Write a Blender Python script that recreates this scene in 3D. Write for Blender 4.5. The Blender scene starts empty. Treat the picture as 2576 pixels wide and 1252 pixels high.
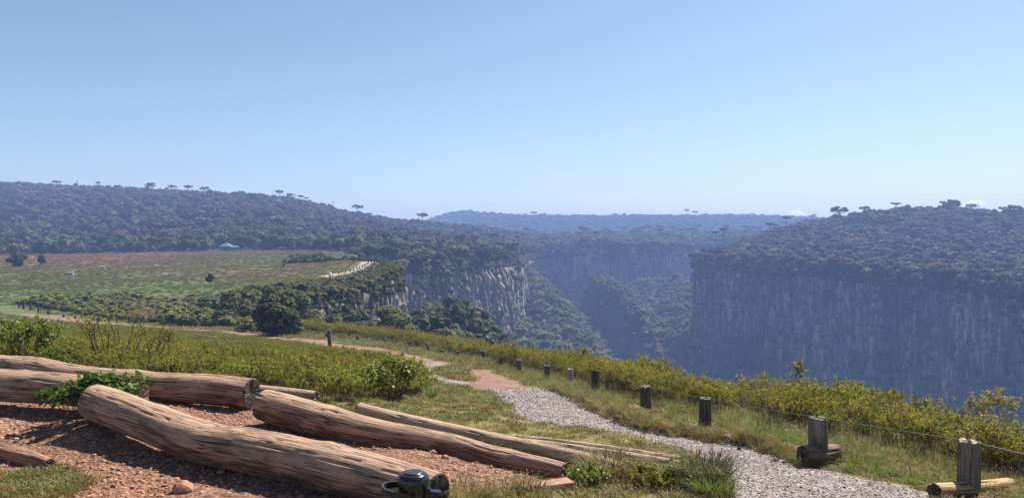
import bpy, math, random
import numpy as np
from mathutils import Vector, Matrix, Euler

rng = np.random.default_rng(11)
random.seed(11)
scene = bpy.context.scene
C = scene.collection
R = math.radians

# ------------------------------------------------------------------ survey: the photograph's view as a measuring device
FPX, CU, HV = 1946.0, 1288.0, 610.0


def P(u, v, d):
    return np.array([(u - CU) / FPX * d, d, -(v - HV) / FPX * d])


# ------------------------------------------------------------------ noise
def _hash(ix, iy, seed):
    h = (ix.astype(np.int64) * 374761393 + iy.astype(np.int64) * 668265263 + seed * 1442695041) & 0xffffffff
    h = ((h ^ (h >> 13)) * 1274126177) & 0xffffffff
    return ((h ^ (h >> 16)) & 0xffff) / 65535.0


def vnoise(x, y, seed=0):
    x = np.asarray(x, float); y = np.asarray(y, float)
    ix = np.floor(x); iy = np.floor(y)
    fx = x - ix; fy = y - iy
    fx = fx * fx * (3 - 2 * fx); fy = fy * fy * (3 - 2 * fy)
    a = _hash(ix, iy, seed); b = _hash(ix + 1, iy, seed)
    c = _hash(ix, iy + 1, seed); d = _hash(ix + 1, iy + 1, seed)
    return (a * (1 - fx) + b * fx) * (1 - fy) + (c * (1 - fx) + d * fx) * fy


def fbm(x, y, octv=4, seed=0, gain=0.5):
    t = 0; amp = 1; tot = 0
    for o in range(octv):
        t = t + amp * vnoise(np.asarray(x) * 2 ** o + 17.3 * o, np.asarray(y) * 2 ** o - 9.1 * o, seed + o)
        tot += amp; amp *= gain
    return t / tot


def sstep(a, b, x):
    t = np.clip((x - a) / (b - a), 0, 1)
    return t * t * (3 - 2 * t)


# ------------------------------------------------------------------ terrain control points (u, v, distance)
CTRL = [
    # foreground earth
    (-300, 1252, 5.7), (0, 1252, 5.7), (350, 1252, 5.72), (700, 1252, 5.75), (1000, 1258, 5.75), (1288, 1252, 5.78), (1600, 1252, 5.85), (1850, 1252, 5.9),
    (2340, 1256, 6.2), (2576, 1247, 6.5), (2900, 1262, 6.2),
    (100, 1140, 6.9), (400, 1135, 7.0), (620, 1200, 6.3), (230, 1066, 7.5), (60, 1032, 8.2), (-200, 1020, 8.3), (0, 962, 10.0), (-250, 955, 10.3),
    (540, 1026, 9.2), (660, 1062, 8.4), (800, 1010, 9.9), (900, 1052, 9.1), (900, 1110, 7.8), (1150, 1146, 7.2), (1410, 1207, 6.8), (1575, 1196, 7.1),
    (1180, 1042, 10.3), (1300, 1048, 10.8), (1400, 1076, 9.6), (1600, 1112, 8.6), (1740, 1172, 7.5),
    (1640, 1065, 10.6), (1900, 1128, 8.6),
    # posts along the wire
    (2437, 1246, 6.55), (2437, 1222, 6.95), (2058, 1160, 7.8), (1773, 1084, 10.6), (1625, 1038, 12.7), (1497, 992, 17.0), (1435, 969, 20.5), (1377, 958, 22.5),
    (1306, 938, 26.5), (1217, 908, 34), (1110, 892, 42), (1033, 873, 49), (968, 866, 53), (900, 858, 57), (742, 844, 62), (597, 827, 70), (495, 822, 74),
    (347, 812, 80), (248, 806, 84), (120, 790, 92), (60, 780, 97), (-200, 770, 105),
    # slope behind the logs
    (300, 930, 14), (-200, 915, 14), (800, 965, 14), (1050, 990, 15), (700, 925, 21), (300, 905, 21), (0, 885, 21), (1000, 930, 22), (830, 881, 38), (500, 868, 38),
    (200, 852, 40), (-200, 840, 42), (640, 852, 55), (300, 828, 60), (0, 812, 65), (-300, 810, 65),
    # towards the canyon rim
    (2576, 1204, 9.5), (2200, 1076, 12), (1900, 1038, 15), (1750, 1012, 18), (1560, 962, 25), (1400, 932, 32), (1280, 911, 40), (1120, 880, 52), (1000, 852, 62),
    # field
    (480, 762, 108), (300, 745, 115), (0, 742, 115), (-300, 742, 115), (600, 738, 102), (700, 716, 112), (830, 700, 128), (890, 684, 143), (950, 664, 158), (1005, 668, 165),
    (880, 712, 122), (416, 694, 150), (100, 694, 150), (-300, 694, 150), (700, 686, 150), (300, 674, 190), (700, 668, 190), (0, 672, 190), (850, 654, 200), (930, 648, 200),
    (400, 645, 260), (750, 642, 260), (0, 645, 260), (0, 631, 340), (300, 630, 340), (600, 629, 340), (850, 634, 320), (-300, 631, 340),
    # wooded hill
    (-300, 470, 720), (0, 476, 720), (300, 487, 720), (450, 497, 720), (700, 509, 700), (800, 529, 700), (900, 556, 690), (1000, 570, 690), (1100, 577, 700),
    (1200, 590, 700), (1300, 600, 720), (-300, 552, 1000), (0, 552, 1000), (700, 562, 1000), (1000, 588, 1000),
    (-300, 528, 520), (0, 530, 520), (300, 537, 520), (700, 552, 520), (900, 580, 510), (1000, 600, 500), (1100, 614, 480),
    (0, 600, 400), (400, 602, 400), (700, 606, 400), (850, 620, 390), (950, 626, 360),
    # plateau round the head of the canyon
    (1005, 664, 292), (1130, 664, 310), (1250, 656, 345), (1272, 652, 370), (1290, 642, 450), (1310, 634, 560), (1100, 632, 390), (1200, 626, 440), (1000, 634, 330),
    (1340, 628, 650), (1450, 628, 640), (1560, 628, 650), (1670, 627, 690), (1760, 622, 760), (1500, 614, 800), (1300, 598, 900), (1500, 601, 900), (1800, 600, 900), (1650, 612, 800),
    # far hill
    (1050, 590, 1450), (1150, 541, 1550), (1230, 546, 1550), (1400, 554, 1500), (1600, 552, 1500), (1800, 551, 1500), (1950, 553, 1500), (2100, 562, 1500), (2600, 572, 1500),
    (500, 572, 1500), (0, 562, 1500), (1200, 597, 1200), (1500, 599, 1200), (1800, 597, 1200), (2300, 590, 1200), (1200, 575, 1800), (1800, 580, 1800), (2600, 590, 1800), (0, 590, 1800),
    # right plateau
    (1730, 650, 470), (1850, 655, 430), (2000, 668, 390), (2200, 685, 360), (2400, 700, 330), (2576, 725, 300), (3000, 740, 260), (3600, 760, 240),
    (1740, 640, 540), (1850, 610, 570), (1950, 590, 590), (2100, 561, 600), (2290, 536, 600), (2400, 538, 590), (2576, 553, 570), (3000, 540, 560),
    (2000, 625, 480), (2300, 618, 460), (2576, 640, 420), (3000, 640, 400), (1900, 606, 800), (2300, 574, 800), (2600, 580, 800),
    # open air over the canyon (keeps the sheet calm)
    (2800, 1000, 20), (2300, 880, 40), (1900, 800, 80), (1600, 720, 160), (2300, 760, 160), (1500, 690, 300),
]
_c = [P(*t) for t in CTRL]
for deg in range(-180, 180, 30):
    a = R(deg)
    _c.append(np.array([0.7 * math.sin(a), 0.7 * math.cos(a), -1.76]))
    _c.append(np.array([3 * math.sin(a), 3 * math.cos(a), -1.79]))
    if abs(deg) >= 90:
        _c.append(np.array([30 * math.sin(a), 30 * math.cos(a), -1.9]))
        _c.append(np.array([300 * math.sin(a), 300 * math.cos(a), -2]))
_c = np.array(_c)


def _q(x, y):
    r = np.maximum(np.hypot(x, y), 0.3)
    return np.stack([np.arctan2(x, y) * 1.7, np.log(r)], -1)


def _k(r2):
    return 0.5 * r2 * np.log(np.maximum(r2, 1e-12))


_Q = _q(_c[:, 0], _c[:, 1])
_n = len(_Q)
_A = np.zeros((_n + 3, _n + 3))
_d2 = ((_Q[:, None] - _Q[None]) ** 2).sum(-1)
_A[:_n, :_n] = _k(_d2) + np.eye(_n) * 2e-4
_A[:_n, _n] = 1; _A[:_n, _n + 1:] = _Q
_A[_n, :_n] = 1; _A[_n + 1:, :_n] = _Q.T
# heights relative to distance keep the fit even at all scales
_scale = 1.0 + np.hypot(_c[:, 0], _c[:, 1]) * 0.1
_W = np.linalg.solve(_A, np.concatenate([_c[:, 2] / _scale, np.zeros(3)]))


def Zbase(x, y):
    x = np.atleast_1d(np.asarray(x, float)).ravel(); y = np.atleast_1d(np.asarray(y, float)).ravel()
    out = np.empty(len(x))
    for i in range(0, len(x), 20000):
        q = _q(x[i:i + 20000], y[i:i + 20000])
        d2 = ((q[:, None] - _Q[None]) ** 2).sum(-1)
        out[i:i + 20000] = _k(d2) @ _W[:_n] + _W[_n] + q @ _W[_n + 1:]
    return out * (1.0 + np.hypot(x, y) * 0.1)


# ------------------------------------------------------------------ canyon outline in plan
RIM = [(30, -40), (11, -8), (8.2, 3), (6.6, 8.2), (5.7, 12), (4.8, 15), (4.3, 18.5), (3.5, 25), (1.9, 32), (-0.2, 40), (-4.4, 52), (-9.3, 62), (-16, 67.5), (-23, 72), (-30, 78),
       (-35, 85), (-37.5, 92), (-34.5, 98), (-28, 101), (-24.8, 108), (-24.2, 122), (-23.7, 140), (-22.6, 158), (-25, 171), (-36, 184), (-58, 205), (-66, 235), (-60, 255), (-49, 270),
       (-41, 281), (-36, 291), (-28, 307), (-18, 327), (-8, 347), (-2.5, 368), (0, 400), (2, 440), (5, 490), (9, 550), (14, 610), (20, 640), (35, 652), (50, 640), (58, 632), (72, 640),
       (80, 655), (92, 650), (103, 668), (118, 676), (135, 690), (160, 720), (185, 760), (225, 790), (240, 700), (205, 600), (152, 525), (118, 487), (107, 470), (124, 430), (143, 390),
       (169, 360), (188, 330), (200, 300), (228, 260), (262, 220), (300, 160), (320, 60), (300, -40)]
RIM = np.array(RIM, float)


def chaikin(p, n=2, closed=False):
    for _ in range(n):
        a = p if closed else p[:-1]
        b = np.roll(p, -1, 0) if closed else p[1:]
        q = np.empty((2 * len(a), p.shape[1]))
        q[0::2] = 0.75 * a + 0.25 * b; q[1::2] = 0.25 * a + 0.75 * b
        if not closed:
            q = np.vstack([p[:1], q, p[-1:]])
        p = q
    return p


def inpoly(x, y, poly):
    x = np.asarray(x, float); y = np.asarray(y, float)
    ins = np.zeros(x.shape, bool)
    n = len(poly)
    for i in range(n):
        x1, y1 = poly[i][:2]; x2, y2 = poly[(i + 1) % n][:2]
        if y1 == y2:
            continue
        c = ((y1 > y) != (y2 > y)) & (x < (x2 - x1) * (y - y1) / (y2 - y1) + x1)
        ins ^= c
    return ins


def segdist(x, y, poly, closed=True):
    d = np.full(np.shape(x), 1e9)
    n = len(poly)
    for i in range(n if closed else n - 1):
        a = poly[i]; b = poly[(i + 1) % n]
        ab = b - a
        L = max(ab @ ab, 1e-9)
        t = np.clip(((x - a[0]) * ab[0] + (y - a[1]) * ab[1]) / L, 0, 1)
        d = np.minimum(d, np.hypot(x - a[0] - t * ab[0], y - a[1] - t * ab[1]))
    return d


def sdpoly(x, y, poly):
    d = segdist(x, y, poly)
    return np.where(inpoly(x, y, poly), d, -d)     # positive inside


RIMS = chaikin(RIM, 1, True)


def sdcanyon(x, y):
    return sdpoly(x, y, RIMS)


def hit(u, v, lo=2.5, hi=420):
    """distance along a sight line to the bare terrain"""
    ds = np.exp(np.linspace(math.log(lo), math.log(hi), 900))
    p = P(u, v, 1.0)
    z = Zbase(p[0] * ds, ds)
    below = p[2] * ds < z
    i = int(np.argmax(below)) if below.any() else len(ds) - 1
    if i == 0:
        return ds[0]
    f0 = p[2] * ds[i - 1] - z[i - 1]; f1 = p[2] * ds[i] - z[i]
    return ds[i - 1] + (ds[i] - ds[i - 1]) * f0 / (f0 - f1 + 1e-12)


def onground(u, v):
    d = hit(u, v)
    p = P(u, v, d)
    p[2] = Zbase(p[0], p[1])[0]
    return p


def groundpoly(px):
    return np.array([onground(u, v)[:2] for u, v in px])


POLY_GRAVEL = groundpoly([(1232, 981), (1262, 1003), (1290, 1030), (1298, 1050), (1360, 1062), (1420, 1068), (1480, 1075), (1560, 1090), (1620, 1105), (1700, 1126), (1780, 1150), (1828, 1180),
                          (1846, 1215), (1850, 1290), (2350, 1290), (2345, 1238), (2300, 1224), (2200, 1206), (2100, 1184), (2010, 1163), (1900, 1128), (1790, 1112), (1650, 1087), (1590, 1072),
                          (1530, 1050), (1480, 1026), (1440, 1006), (1405, 990), (1372, 979), (1300, 978)])
POLY_STRIP = groundpoly([(1042, 914), (1090, 911), (1145, 916), (1110, 921), (1078, 928), (1099, 946), (1150, 955), (1190, 963), (1160, 970), (1136, 968), (1090, 955), (1072, 944), (1062, 926)])
POLY_DIRT = groundpoly([(1172, 931), (1219, 930), (1275, 950), (1335, 973), (1372, 979), (1300, 979), (1232, 981), (1209, 983), (1159, 971), (1190, 963), (1192, 948)])
POLY_DIRT2 = groundpoly([(1090, 906), (1145, 915), (1042, 915), (1000, 904), (940, 894), (859, 888), (830, 878), (733, 861), (650, 852), (540, 837), (400, 830), (250, 816), (143, 801), (78, 796), (20, 781),
                         (-60, 777), (-60, 770), (30, 772), (80, 788), (143, 793), (250, 808), (400, 823), (525, 829), (620, 836), (700, 847), (830, 856), (859, 866), (960, 875), (1030, 890)])
POLY_SOIL = groundpoly([(-250, 1000), (0, 1003), (120, 990), (235, 985), (340, 1000), (430, 1008), (540, 1010), (640, 1003), (655, 1035), (720, 1055), (850, 1080), (960, 1105), (1060, 1125), (1150, 1140),
                        (1250, 1165), (1400, 1200), (1440, 1216), (1380, 1232), (1250, 1240), (1130, 1262), (900, 1320), (-250, 1320)])
POLY_PROM = np.array([P(u, v, hit(u, v, 60))[:2] for u, v in [(809, 696), (835, 688), (882, 680), (901, 667), (916, 660), (941, 656), (949, 661), (926, 666), (911, 674), (884, 684), (850, 692), (824, 698)]])
GRASS_PATCH = groundpoly([(-250, 1150), (0, 1140), (60, 1150), (130, 1165), (160, 1180), (215, 1205), (180, 1235), (120, 1260), (-250, 1275)])


# ------------------------------------------------------------------ material helpers
def newmat(name):
    m = bpy.data.materials.new(name); m.use_nodes = True
    nt = m.node_tree; nt.nodes.clear()
    out = nt.nodes.new('ShaderNodeOutputMaterial')
    return m, nt, out


def N(nt, t, **kw):
    n = nt.nodes.new(t)
    for k, v in kw.items():
        setattr(n, k, v)
    return n


def mixc(nt, fac, a, b, blend='MIX'):
    n = nt.nodes.new('ShaderNodeMix'); n.data_type = 'RGBA'; n.blend_type = blend
    for sock, val in ((n.inputs[0], fac), (n.inputs[6], a), (n.inputs[7], b)):
        if hasattr(val, 'is_linked'):
            nt.links.new(val, sock)
        elif isinstance(val, (int, float)):
            sock.default_value = val
        else:
            sock.default_value = (*val, 1)
    return n.outputs[2]


def ramp(nt, fac, stops):
    n = nt.nodes.new('ShaderNodeValToRGB')
    cr = n.color_ramp
    while len(cr.elements) < len(stops):
        cr.elements.new(0.5)
    for e, (p, c) in zip(cr.elements, stops):
        e.position = p
        e.color = (*c, 1) if hasattr(c, '__len__') else (c, c, c, 1)
    nt.links.new(fac, n.inputs[0])
    return n.outputs[0]


def noise(nt, vec, scale, detail=4, rough=0.55, dist=0.0):
    n = nt.nodes.new('ShaderNodeTexNoise')
    n.inputs['Scale'].default_value = scale; n.inputs['Detail'].default_value = detail
    n.inputs['Roughness'].default_value = rough; n.inputs['Distortion'].default_value = dist
    if vec is not None:
        nt.links.new(vec, n.inputs['Vector'])
    return n.outputs['Fac']


def mapping(nt, vec, scale=(1, 1, 1), loc=(0, 0, 0)):
    n = nt.nodes.new('ShaderNodeMapping')
    n.inputs['Scale'].default_value = scale; n.inputs['Location'].default_value = loc
    nt.links.new(vec, n.inputs['Vector'])
    return n.outputs[0]


def principled(nt, out, col, rough=0.8, spec=0.3, bump=None, bstr=0.5, bdist=0.02):
    p = nt.nodes.new('ShaderNodeBsdfPrincipled')
    if hasattr(col, 'is_linked'):
        nt.links.new(col, p.inputs['Base Color'])
    else:
        p.inputs['Base Color'].default_value = (*col, 1)
    if hasattr(rough, 'is_linked'):
        nt.links.new(rough, p.inputs['Roughness'])
    else:
        p.inputs['Roughness'].default_value = rough
    p.inputs['Specular IOR Level'].default_value = spec
    if bump is not None:
        b = nt.nodes.new('ShaderNodeBump')
        b.inputs['Strength'].default_value = bstr; b.inputs['Distance'].default_value = bdist
        nt.links.new(bump, b.inputs['Height']); nt.links.new(b.outputs[0], p.inputs['Normal'])
    nt.links.new(p.outputs[0], out.inputs[0])
    return p


def leafmat(name, cols, transl=0.35, rough=0.62, spec=0.12, tcol=None, vary=0.25, tone=None):
    """leaf colours differ from leaf to leaf (islands) and from plant to plant"""
    m, nt, out = newmat(name)
    g = N(nt, 'ShaderNodeNewGeometry')
    stops = [(i / max(1, len(cols) - 1), c) for i, c in enumerate(cols)]
    col = ramp(nt, g.outputs['Random Per Island'], stops)
    oi = N(nt, 'ShaderNodeObjectInfo')
    hsv = N(nt, 'ShaderNodeHueSaturation')
    mr = N(nt, 'ShaderNodeMapRange')
    mr.inputs[3].default_value = 1 - vary; mr.inputs[4].default_value = 1 + vary
    nt.links.new(oi.outputs['Random'], mr.inputs[0]); nt.links.new(mr.outputs[0], hsv.inputs['Value'])
    m2 = N(nt, 'ShaderNodeMath', operation='MULTIPLY'); m2.inputs[1].default_value = 7.31
    fr = N(nt, 'ShaderNodeMath', operation='FRACT')
    nt.links.new(oi.outputs['Random'], m2.inputs[0]); nt.links.new(m2.outputs[0], fr.inputs[0])
    mh = N(nt, 'ShaderNodeMapRange'); mh.inputs[3].default_value = 0.5 - 0.04 * vary / 0.25; mh.inputs[4].default_value = 0.5 + 0.025 * vary / 0.25
    nt.links.new(fr.outputs[0], mh.inputs[0]); nt.links.new(mh.outputs[0], hsv.inputs['Hue'])
    if tone:                      # some plants are of a duller kind
        m3 = N(nt, 'ShaderNodeMath', operation='MULTIPLY'); m3.inputs[1].default_value = 23.7
        f3 = N(nt, 'ShaderNodeMath', operation='FRACT')
        nt.links.new(oi.outputs['Random'], m3.inputs[0]); nt.links.new(m3.outputs[0], f3.inputs[0])
        col = mixc(nt, ramp(nt, f3.outputs[0], [(0.45, 0.0), (1.0, 0.85)]), col, tone)
    nt.links.new(col, hsv.inputs['Color'])
    p = N(nt, 'ShaderNodeBsdfPrincipled')
    p.inputs['Roughness'].default_value = rough; p.inputs['Specular IOR Level'].default_value = spec
    nt.links.new(hsv.outputs[0], p.inputs['Base Color'])
    t = N(nt, 'ShaderNodeBsdfTranslucent')
    tc = mixc(nt, 1.0, hsv.outputs[0], tcol or (1.25, 1.2, 0.6), 'MULTIPLY')
    nt.links.new(tc, t.inputs[0])
    mx = N(nt, 'ShaderNodeMixShader'); mx.inputs[0].default_value = transl
    nt.links.new(p.outputs[0], mx.inputs[1]); nt.links.new(t.outputs[0], mx.inputs[2])
    nt.links.new(mx.outputs[0], out.inputs[0])
    return m


def woodmat(name, light, dark, stain_shade=0.5, dust=None, grey=0.0):
    """weathered wood; the log's own lengthwise coordinate is the UV map (metres)"""
    m, nt, out = newmat(name)
    uv = N(nt, 'ShaderNodeUVMap'); uv.uv_map = 'grain'
    v1 = mapping(nt, uv.outputs[0], (1.0, 34, 1))
    n1 = noise(nt, v1, 2.2, 6, 0.62, 0.35)
    v2 = mapping(nt, uv.outputs[0], (0.28, 20, 1), (4.3, 1.7, 0))
    n2 = noise(nt, v2, 1.6, 2, 0.4, 0.25)
    v3 = mapping(nt, uv.outputs[0], (0.9, 3.4, 1), (1.3, 9.7, 0))
    n3 = noise(nt, v3, 1.5, 5, 0.65)
    mid = tuple(0.5 * (a + b) for a, b in zip(light, dark))
    col = ramp(nt, n1, [(0.30, mid), (0.46, light), (0.72, tuple(min(1, c * 1.15) for c in light))])
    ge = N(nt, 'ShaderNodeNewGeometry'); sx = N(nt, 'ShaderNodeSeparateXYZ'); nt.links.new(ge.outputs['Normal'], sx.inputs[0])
    flank_shade = N(nt, 'ShaderNodeMapRange')      # mould blotches, thickened on sides and undersides as painted-in shade
    flank_shade.inputs[1].default_value = 0.75; flank_shade.inputs[2].default_value = -0.1; flank_shade.inputs[3].default_value = -0.05; flank_shade.inputs[4].default_value = 0.09
    nt.links.new(sx.outputs[2], flank_shade.inputs[0])
    ad = N(nt, 'ShaderNodeMath', operation='ADD'); nt.links.new(n3, ad.inputs[0]); nt.links.new(flank_shade.outputs[0], ad.inputs[1])
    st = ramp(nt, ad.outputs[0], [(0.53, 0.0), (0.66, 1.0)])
    ms = N(nt, 'ShaderNodeMath', operation='MULTIPLY'); ms.inputs[1].default_value = stain_shade
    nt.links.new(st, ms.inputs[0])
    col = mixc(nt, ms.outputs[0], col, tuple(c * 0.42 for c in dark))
    crack = ramp(nt, n2, [(0.486, 0.0), (0.498, 1.0), (0.504, 1.0), (0.516, 0.0)])
    vlong = mapping(nt, uv.outputs[0], (1.1, 7, 1), (7, 3, 0))
    gate = ramp(nt, noise(nt, vlong, 1.5, 2), [(0.38, 0.0), (0.46, 1.0)])
    mc = N(nt, 'ShaderNodeMath', operation='MULTIPLY')
    nt.links.new(crack, mc.inputs[0]); nt.links.new(gate, mc.inputs[1])
    v5 = mapping(nt, uv.outputs[0], (0.55, 46, 1), (2.1, 5.7, 0))
    cr2 = ramp(nt, noise(nt, v5, 1.5, 2, 0.4, 0.3), [(0.47, 0.0), (0.497, 0.85), (0.505, 0.85), (0.53, 0.0)])
    gt2 = ramp(nt, noise(nt, mapping(nt, uv.outputs[0], (1.6, 9, 1), (1, 8, 0)), 1.5, 2), [(0.48, 0.0), (0.56, 1.0)])
    mc2 = N(nt, 'ShaderNodeMath', operation='MULTIPLY'); nt.links.new(cr2, mc2.inputs[0]); nt.links.new(gt2, mc2.inputs[1])
    mcx = N(nt, 'ShaderNodeMath', operation='MAXIMUM'); nt.links.new(mc.outputs[0], mcx.inputs[0]); nt.links.new(mc2.outputs[0], mcx.inputs[1])
    mc = mcx
    col = mixc(nt, mc.outputs[0], col, tuple(c * 0.2 for c in dark))
    if dust:
        nd = ramp(nt, noise(nt, mapping(nt, uv.outputs[0], (3, 3, 1)), 2.0, 5), [(0.3, 0.0), (0.6, 1.0)])
        col = mixc(nt, nd, col, dust)
    hgt = N(nt, 'ShaderNodeMath', operation='SUBTRACT')
    nt.links.new(n1, hgt.inputs[0]); nt.links.new(mc.outputs[0], hgt.inputs[1])
    principled(nt, out, col, 0.85, 0.2, hgt.outputs[0], 0.9, 0.012)
    return m


def plainmat(name, col, rough=0.7, spec=0.3, var=0.25, scale=8.0, metallic=0.0, bump=0.3):
    m, nt, out = newmat(name)
    tc = N(nt, 'ShaderNodeTexCoord')
    n = noise(nt, tc.outputs['Object'], scale, 5)
    c = ramp(nt, n, [(0.25, tuple(x * (1 - var) for x in col)), (0.75, tuple(min(1, x * (1 + var)) for x in col))])
    p = principled(nt, out, c, rough, spec, n, bump, 0.01)
    p.inputs['Metallic'].default_value = metallic
    return m


# ------------------------------------------------------------------ object helpers
def tag(o, label=None, cat=None, group=None, kind=None):
    if label: o['label'] = label
    if cat: o['category'] = cat
    if group: o['group'] = group
    if kind: o['kind'] = kind
    return o


def link(o, parent=None):
    C.objects.link(o)
    if parent is not None:
        o.parent = parent
    return o


def thing(name, label, cat, loc=(0, 0, 0), rz=0.0, group=None):
    o = bpy.data.objects.new(name, None); o.empty_display_size = 0.2
    o.location = Vector([float(c) for c in loc]); o.rotation_euler = (0, 0, rz)
    C.objects.link(o)
    return tag(o, label, cat, group)


class MB:
    """collects vertices and faces for ONE mesh"""
    def __init__(self):
        self.v = []; self.f = []; self.m = []; self.n = 0

    def add(self, verts, faces, mi=0):
        verts = np.asarray(verts, float).reshape(-1, 3)
        self.v.append(verts)
        for f in faces:
            self.f.append(tuple(int(i) + self.n for i in f)); self.m.append(mi)
        self.n += len(verts)

    def quads(self, Cn, A, B, mi=0, fold=0.0):
        """leaf shaped quads: base point, length vector, half width vector"""
        n = len(Cn)
        v = np.stack([Cn, Cn + 0.5 * A + B, Cn + A, Cn + 0.5 * A - B], 1).reshape(-1, 3)
        i = np.arange(n) * 4
        self.add(v, np.stack([i, i + 1, i + 2, i + 3], 1), mi)

    def box(self, lo, hi, mi=0, M=None, bev=0.0):
        x0, y0, z0 = lo; x1, y1, z1 = hi
        if bev <= 0:
            v = [(x0, y0, z0), (x1, y0, z0), (x1, y1, z0), (x0, y1, z0), (x0, y0, z1), (x1, y0, z1), (x1, y1, z1), (x0, y1, z1)]
            f = [(3, 2, 1, 0), (4, 5, 6, 7), (0, 1, 5, 4), (1, 2, 6, 5), (2, 3, 7, 6), (3, 0, 4, 7)]
        else:
            b = bev
            def ring(z, i):
                return [(x0 + i, y0 + i + b, z), (x0 + i + b, y0 + i, z), (x1 - i - b, y0 + i, z), (x1 - i, y0 + i + b, z), (x1 - i, y1 - i - b, z), (x1 - i - b, y1 - i, z), (x0 + i + b, y1 - i, z), (x0 + i, y1 - i - b, z)]
            v = ring(z0, b * 0.5) + ring(z0 + b, 0) + ring(z1 - b, 0) + ring(z1, b * 0.5)
            f = [tuple(range(7, -1, -1)), tuple(range(24, 32))]
            for k in range(3):
                for i in range(8):
                    j = (i + 1) % 8
                    f.append((k * 8 + i, k * 8 + j, k * 8 + 8 + j, k * 8 + 8 + i))
        v = np.array(v, float)
        if M is not None:
            v = np.array([M @ Vector(p) for p in v])
        self.add(v, f, mi)

    def tube(self, pts, rad, n=6, mi=0, caps=True):
        pts = np.asarray(pts, float); rad = np.broadcast_to(np.asarray(rad, float), (len(pts),))
        T = np.gradient(pts, axis=0); T /= np.linalg.norm(T, axis=1)[:, None] + 1e-12
        up = np.array([0, 0, 1.0]) if abs(T[0][2]) < 0.9 else np.array([1.0, 0, 0])
        vs = []
        for p, t, r in zip(pts, T, rad):
            s = np.cross(t, up); s /= np.linalg.norm(s) + 1e-12
            w = np.cross(s, t); up = w
            a = np.arange(n) / n * 2 * math.pi
            vs.append(p + r * (np.cos(a)[:, None] * s + np.sin(a)[:, None] * w))
        f = []
        for k in range(len(pts) - 1):
            for i in range(n):
                j = (i + 1) % n
                f.append((k * n + i, k * n + n + i, k * n + n + j, k * n + j))
        if caps:
            f.append(tuple(range(n))); f.append(tuple(range((len(pts) - 1) * n + n - 1, (len(pts) - 1) * n - 1, -1)))
        self.add(np.concatenate(vs), f, mi)

    def lathe(self, prof, n=40, mi=0, M=None, close=False):
        a = np.arange(n) / n * 2 * math.pi
        v = []
        for r, z in prof:
            v.append(np.stack([r * np.cos(a), r * np.sin(a), np.full(n, z)], 1))
        f = []
        K = len(prof)
        for k in range(K if close else K - 1):
            k2 = (k + 1) % K
            for i in range(n):
                j = (i + 1) % n
                f.append((k * n + i, k * n + j, k2 * n + j, k2 * n + i))
        v = np.concatenate(v)
        if M is not None:
            v = np.array([M @ Vector(p) for p in v])
        self.add(v, f, mi)

    def build(self, name, mats, parent=None, smooth=False, linked=True):
        me = bpy.data.meshes.new(name)
        me.from_pydata(np.concatenate(self.v).tolist(), [], self.f)
        for m in (mats if isinstance(mats, (list, tuple)) else [mats]):
            me.materials.append(m)
        if any(self.m):
            me.polygons.foreach_set('material_index', self.m)
        if smooth:
            me.polygons.foreach_set('use_smooth', [True] * len(me.polygons))
        me.update()
        o = bpy.data.objects.new(name, me)
        if linked:
            link(o, parent)
        return o


def gridmesh(name, V, F, mats, smooth=True, col=None, matidx=None):
    me = bpy.data.meshes.new(name)
    V = np.asarray(V, np.float32); F = np.asarray(F, np.int32)
    me.vertices.add(len(V)); me.vertices.foreach_set('co', V.ravel())
    k = F.shape[1]
    me.loops.add(F.size); me.loops.foreach_set('vertex_index', F.ravel())
    me.polygons.add(len(F)); me.polygons.foreach_set('loop_start', np.arange(len(F)) * k)
    if smooth:
        me.polygons.foreach_set('use_smooth', np.ones(len(F), bool))
    for m in (mats if isinstance(mats, (list, tuple)) else [mats]):
        me.materials.append(m)
    if col is not None:
        at = me.attributes.new('tint', 'FLOAT_COLOR', 'POINT')
        at.data.foreach_set('color', np.hstack([col, np.ones((len(col), 1))]).astype(np.float32).ravel())
    me.update(calc_edges=True); me.validate()
    return link(bpy.data.objects.new(name, me))


def compact(V, F, col=None):
    used = np.unique(F)
    mp = np.full(len(V), -1); mp[used] = np.arange(len(used))
    return V[used], mp[F], (None if col is None else col[used])


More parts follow.
